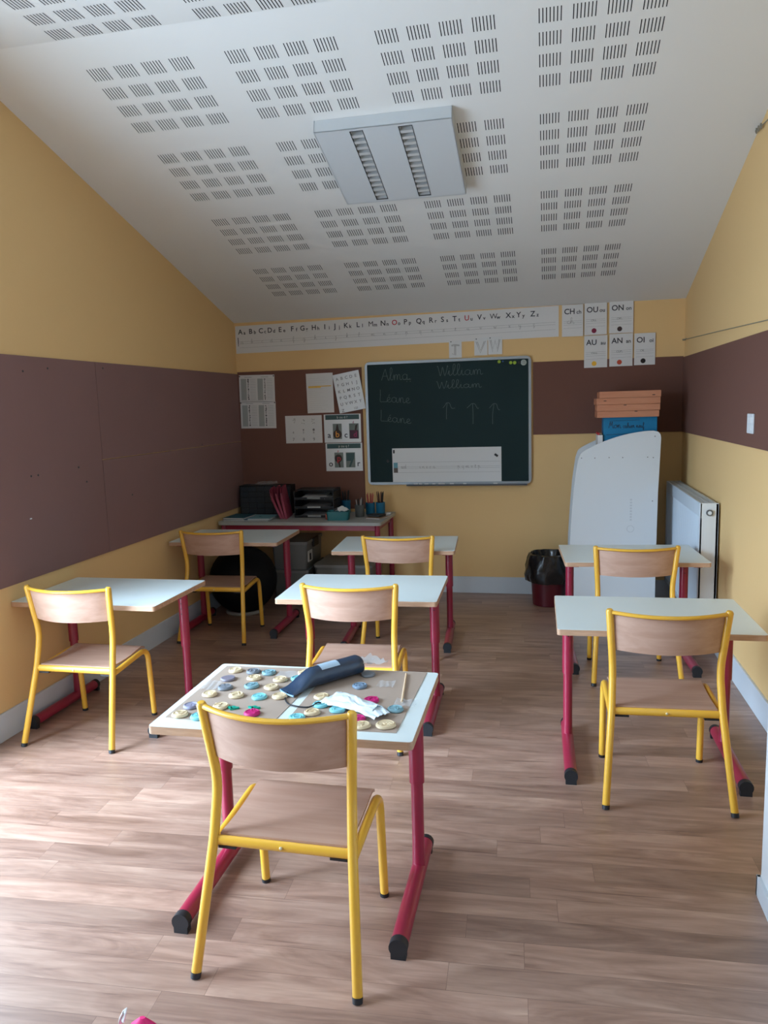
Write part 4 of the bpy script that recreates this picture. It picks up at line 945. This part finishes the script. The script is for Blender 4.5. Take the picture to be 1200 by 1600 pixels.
def disc_mesh(seed, r, h):
    random.seed(seed); bm = bmesh.new()
    lathe(bm, [(r*.9, 0), (r, h*.3), (r*.98, h*.75), (r*.9, h), (r*.5, h*.97), (r*.05, h*.97)], 28, fn=lambda rr, z, a: rr*(1+.03*math.sin(3*a+seed)+.02*math.sin(5*a+seed*2)))
    bmr = bmesh.new()
    q = []
    for s_ in range(4):
        u0, v0 = random.uniform(-.5, .5)*r, random.uniform(-.5, .5)*r; pts = [(u0, v0, h)]
        for k in range(3):
            u0 = max(-.65*r, min(.65*r, u0+random.uniform(-.5, .5)*r)); v0 = max(-.65*r, min(.65*r, v0+random.uniform(-.5, .5)*r)); pts.append((u0, v0, h))
        tube(bmr, catmull(pts, 4), .0019, 6)
    tube(bmr, [(r*.8*math.cos(2*PI*k/24), r*.8*math.sin(2*PI*k/24), h*.97) for k in range(25)], .0016, 5, caps=False)
    return bm, bmr
discs = [
 (-.282, .176, 'cream', 'cream clay disc nearest the far left corner of the card'), (-.221, .172, 'grey', 'grey clay disc in back row, second from the left corner'), (-.168, .168, 'tealgrey', 'blue grey clay disc in back row, third from the left corner'),
 (-.276, .103, 'mauve', 'plain mauve grey clay disc at left edge, behind the grey one'), (-.197, .118, 'cream', 'cream clay disc just in front of the two grey back-row discs'), (-.113, .116, 'cream', 'cream clay disc behind the navy roll\'s left end, nearest the clear film'),
 (-.255, .031, 'grey', 'textured grey clay disc at left, between mauve and cream ones'), (-.180, .053, 'tealgrey', 'teal grey clay disc in the middle of the left card'), (-.117, .051, 'cream', 'cream clay disc in middle of left card, left of the navy roll'),
 (-.278, -.025, 'cream', 'cream clay disc at left edge of the card, left of its cream twin'), (-.197, -.023, 'cream', 'cream clay disc between the left edge cream one and bright aqua ring'), (-.126, -.026, 'aqua', 'bright aqua clay disc with raised rim on the left card'), (-.069, -.014, 'cream', 'cream clay disc touching the front tip of the navy roll'),
 (-.293, -.115, 'lav', 'lavender clay disc partly behind the chair post'), (-.208, -.106, 'cream', 'cream clay disc peeking over the chair back, left of green leaf'), (-.103, -.139, 'magenta', 'magenta clay disc below a green leaf, over the chair back'), (-.297, -.174, 'cream', 'cream clay disc at the near left corner of the card'), (-.240, -.180, 'aqua', 'pale aqua clay disc hidden behind the chair post at near left'),
 (-.056, .180, 'cream', 'cream clay disc in the back row behind the navy roll'), (-.060, .128, 'aqua', 'aqua clay disc half hidden behind the navy roll'), (.053, -.002, 'cream', 'cream clay disc between the navy roll and the white cloth'), (.066, -.058, 'aqua', 'aqua clay disc beside the black cord, left of white cloth'), (.058, -.113, 'cream', 'cream clay disc in front of the cord, just above chair back'),
 (.144, .191, 'grey', 'smooth blue grey clay disc by the rear end of the roll'), (.141, .094, 'bluegrey', 'stamped blue grey clay disc in the middle of the right card'), (.199, -.009, 'magenta', 'magenta clay disc behind the white cloth'), (.278, -.062, 'tealgrey', 'teal and white clay disc at the right end of the cloth'), (.122, -.085, 'aqua', 'aqua clay disc tucked under the left end of the cloth'),
 (.272, -.165, 'cream', 'large cream clay disc at the near right corner of the card'), (.212, -.176, 'cream', 'cream clay disc beside the chair post, left of the corner one'), (.190, -.138, 'magenta', 'magenta clay disc mostly hidden under the cloth by the chair'), (.028, -.152, 'aqua', 'small pale aqua clay disc just above the chair back')]
for i, (x, y, c_, lb) in enumerate(discs):
    r = .0225 if i != 28 else .0265
    bm, bmr = disc_mesh(i+1, r, .0075); X_, Y_ = W(x, y)
    o = link('clay_disc', bm, PM[c_], None, True, (X_, Y_, KZ)); tag(o, lb, 'clay disc', 'stamped clay discs on the front desk'); o.rotation_euler = (0, 0, i*.7)
    if i not in (3, 23): link('raised_stamp', bmr, PM2[c_], o, True)
    else: bmr.free()
M_LEAF = mat('green clay', srgb(20, 165, 140), .5)
for x, y, lb in ((-.171, -.112, 'left green clay leaf just above the chair back'), (-.113, -.103, 'right green clay leaf above the magenta disc')):
    bm = bmesh.new()
    for a in (-.7, 0, .7): prism(bm, [(-.004*math.cos(a), -.004*math.sin(a)), (.018*math.sin(a)-.007, .016*math.cos(a)), (.020*math.sin(a), .021*math.cos(a)), (.018*math.sin(a)+.007, .016*math.cos(a)), (.004, 0)], 2, 0, .005)
    X_, Y_ = W(x, y-.008); o = link('clay_leaf', bm, M_LEAF, None, False, (X_, Y_, KZ)); tag(o, lb, 'clay leaf', 'green clay leaves on the front desk')
# clear film scraps
M_FILM = mat('clear crumpled film', (.8, .86, .9, 1), .08, alpha=.22)
for k, (x, y, sx_, sy_, lb) in enumerate(((-.302, .045, .05, .07, 'clear film scrap at the left edge of the kraft card'), (-.10, .165, .075, .05, 'clear film scrap between back-row discs, left of the roll'), (.215, .12, .05, .05, 'clear film scrap left of the wooden stick'), (.297, -.012, .06, .05, 'clear film scrap at the lower end of the wooden stick'))):
    bm = crumple(12, 12, sx_, sy_, .003, 20+k); X_, Y_ = W(x, y); o = link('clear_film', bm, M_FILM, None, False, (X_, Y_, KZ+.0003)); tag(o, lb, 'plastic film', 'clear film scraps on the front desk')
# navy roll in a plastic sleeve
A_ = Vector((*W(-.055, .010), KZ+.010)); B_ = Vector((*W(.112, .212), KZ+.033)); ax = (B_-A_)
t = thing('wrapped_roll', 'navy rolled fabric in a clear sleeve with white label, lying across the kraft cards', 'fabric roll', (A_.x, A_.y, KZ)); rz = math.atan2(ax.y, ax.x); t.rotation_euler = (0, 0, rz); LN = math.hypot(ax.x, ax.y)
random.seed(12)
def rollring(u):
    f = min(1, max(0, u/.35)); f = f*f*(3-2*f); hh = .006+.024*f; ww = .036-.006*f; return ww, hh
bm = bmesh.new(); rings = []
for k in range(25):
    u = k/24; ww, hh = rollring(u)
    if u > .96: ww *= .9; hh *= .9
    rings.append([bm.verts.new((u*LN, ww*math.cos(2*PI*j/28)*(1+.03*math.sin(u*30+j)), hh+hh*.98*math.sin(2*PI*j/28)+.0005)) for j in range(28)])
for a, b in zip(rings, rings[1:]):
    for j in range(28): bm.faces.new((a[j], a[(j+1) % 28], b[(j+1) % 28], b[j]))
bm.faces.new(rings[0]); bm.faces.new(rings[-1]); link('fabric_roll', bm, mat('navy cloth', (.012, .035, .075, 1), .35, bump=.5, bscale=40, coat=.5), t, True)
bm = bmesh.new(); G = []
for k in range(13):
    u = .42+.25*k/12; ww, hh = rollring(u); G.append([bm.verts.new((u*LN, (ww+.0012)*math.cos(a), hh+(hh+.0012)*math.sin(a))) for a in [math.radians(60+75*j/8) for j in range(9)]])
for a, b in zip(G, G[1:]):
    for j in range(8): bm.faces.new((a[j], a[j+1], b[j+1], b[j]))
link('paper_label', bm, mat('pale blue label', (.42, .55, .66, 1), .45), t, True)
bm = bmesh.new(); G = []
for k in range(9):
    u = LN*(.97+.34*k/8); hh = .034*(1-.35*k/8); wv = .030+.016*k/8; G.append([bm.verts.new((u, -wv+2*wv*j/10, hh+.006*math.sin(j*1.9+k)*(.4+k/8)+.004)) for j in range(11)])
for a, b in zip(G, G[1:]):
    for j in range(10): bm.faces.new((a[j], a[j+1], b[j+1], b[j]))
link('clear_sleeve', bm, mat('sleeve film', (.85, .88, .9, 1), .1, alpha=.5), t, True)
bm = bmesh.new(); tube(bm, [(0, -.036, .004), (-.006, -.02, .006), (-.008, 0, .006), (-.006, .02, .006), (0, .036, .004), (.09, .041, .014)], .0028, 8); link('sleeve_hem', bm, mat('pale blue hem', (.25, .45, .62, 1), .3), t, True)
bm = bmesh.new(); cpts = [(-.048, .018, .010), (-.054, .004, .006), (-.047, -.028, .0025), (-.030, -.058, .0025), (-.008, -.073, .0025), (.030, -.080, .003), (.048, -.074, .006), (.058, -.066, .0112), (.069, -.064, .0115)]
tube(bm, catmull([(*W(x, y), KZ+z) for x, y, z in cpts], 8), .0021, 8); o = link('cord', bm, M_BLK, None, True); tag(o, 'thin black cord looping from the navy roll to an aqua disc', 'cord')
# white crumpled cloth, two layers
t = thing('crumpled_cloth', 'crumpled white cloth or tissue lying over discs on the right kraft card', 'cloth', (*W(.175, -.065), KZ)); t.rotation_euler = (0, 0, -.62)
def cloth(seed, sx_, sy_, z0):
    random.seed(seed); bm = bmesh.new(); G = []; nx, ny = 26, 16
    for j in range(ny+1):
        row = []
        for i in range(nx+1):
            u, v = i/nx-.5, j/ny-.5
            w2 = (1-.35*(u+.5))
            z = z0+.0035*abs(math.sin(7*v+2*u+seed))+.004*max(0, math.sin(9*u-5*v+seed))+.003*abs(math.sin(15*(u+v)))
            z *= .55+.45*(1-(2*abs(v))**4)
            row.append(bm.verts.new((u*sx_, v*sy_*w2+.008*math.sin(6*u+seed)+.006*u, z)))
        G.append(row)
    for j in range(ny):
        for i in range(nx): bm.faces.new((G[j][i], G[j][i+1], G[j+1][i+1], G[j+1][i]))
    return bm
M_CLO = mat('white cloth', (.72, .80, .84, 1), .7)
link('lower_layer', cloth(1, .205, .092, .0095), M_CLO, t, True)
o = link('upper_layer', cloth(3.3, .15, .070, .014), M_CLO, t, True); o.location = (-.012, .004, 0); o.rotation_euler = (0, 0, .1)
# wooden stick
a, b = W(.259, .213), W(.286, -.012)
bm = bmesh.new(); tube(bm, [(a[0], a[1], KZ+.0032), (b[0], b[1], KZ+.0032)], .0031, 10); o = link('wooden_stick', bm, mat('birch stick', srgb(225, 195, 160), .5), None, True); tag(o, 'thin pale wooden stick at the right of the kraft card', 'stick')

# ================================================================== PINK BAG AT THE BOTTOM EDGE
t = thing('fabric_bag', 'bright pink pointed fabric bag tip at the bottom edge of the photo', 'bag', (-.835, 1.295, 0))
M_PINK = mat('hot pink fabric', (.72, .015, .16, 1), .6, bump=.4, bscale=300)
bm = bmesh.new(); rings = []
for k in range(9):
    v = k/8; z = .150*v; sx_ = .10*(1-v)**.75+.006; sy_ = .07*(1-v)**.8+.004
    rings.append([bm.verts.new((sx_*math.cos(2*PI*j/24)*(1+.08*math.sin(3*2*PI*j/24)), sy_*math.sin(2*PI*j/24), z)) for j in range(24)])
for a, b in zip(rings, rings[1:]):
    for j in range(24): bm.faces.new((a[j], a[(j+1) % 24], b[(j+1) % 24], b[j]))
bm.faces.new(rings[0]); bm.faces.new(rings[-1]); link('bag_body', bm, M_PINK, t, True)
bm = bmesh.new(); tube(bm, catmull([(-.065, .02, .0), (-.07, .02, .06), (-.066, .02, .115), (-.054, .02, .140), (-.058, .015, .12)], 6), .006, 10, flat=(.5, 1.3)); link('white_strap', bm, M_PAPER, t, True)
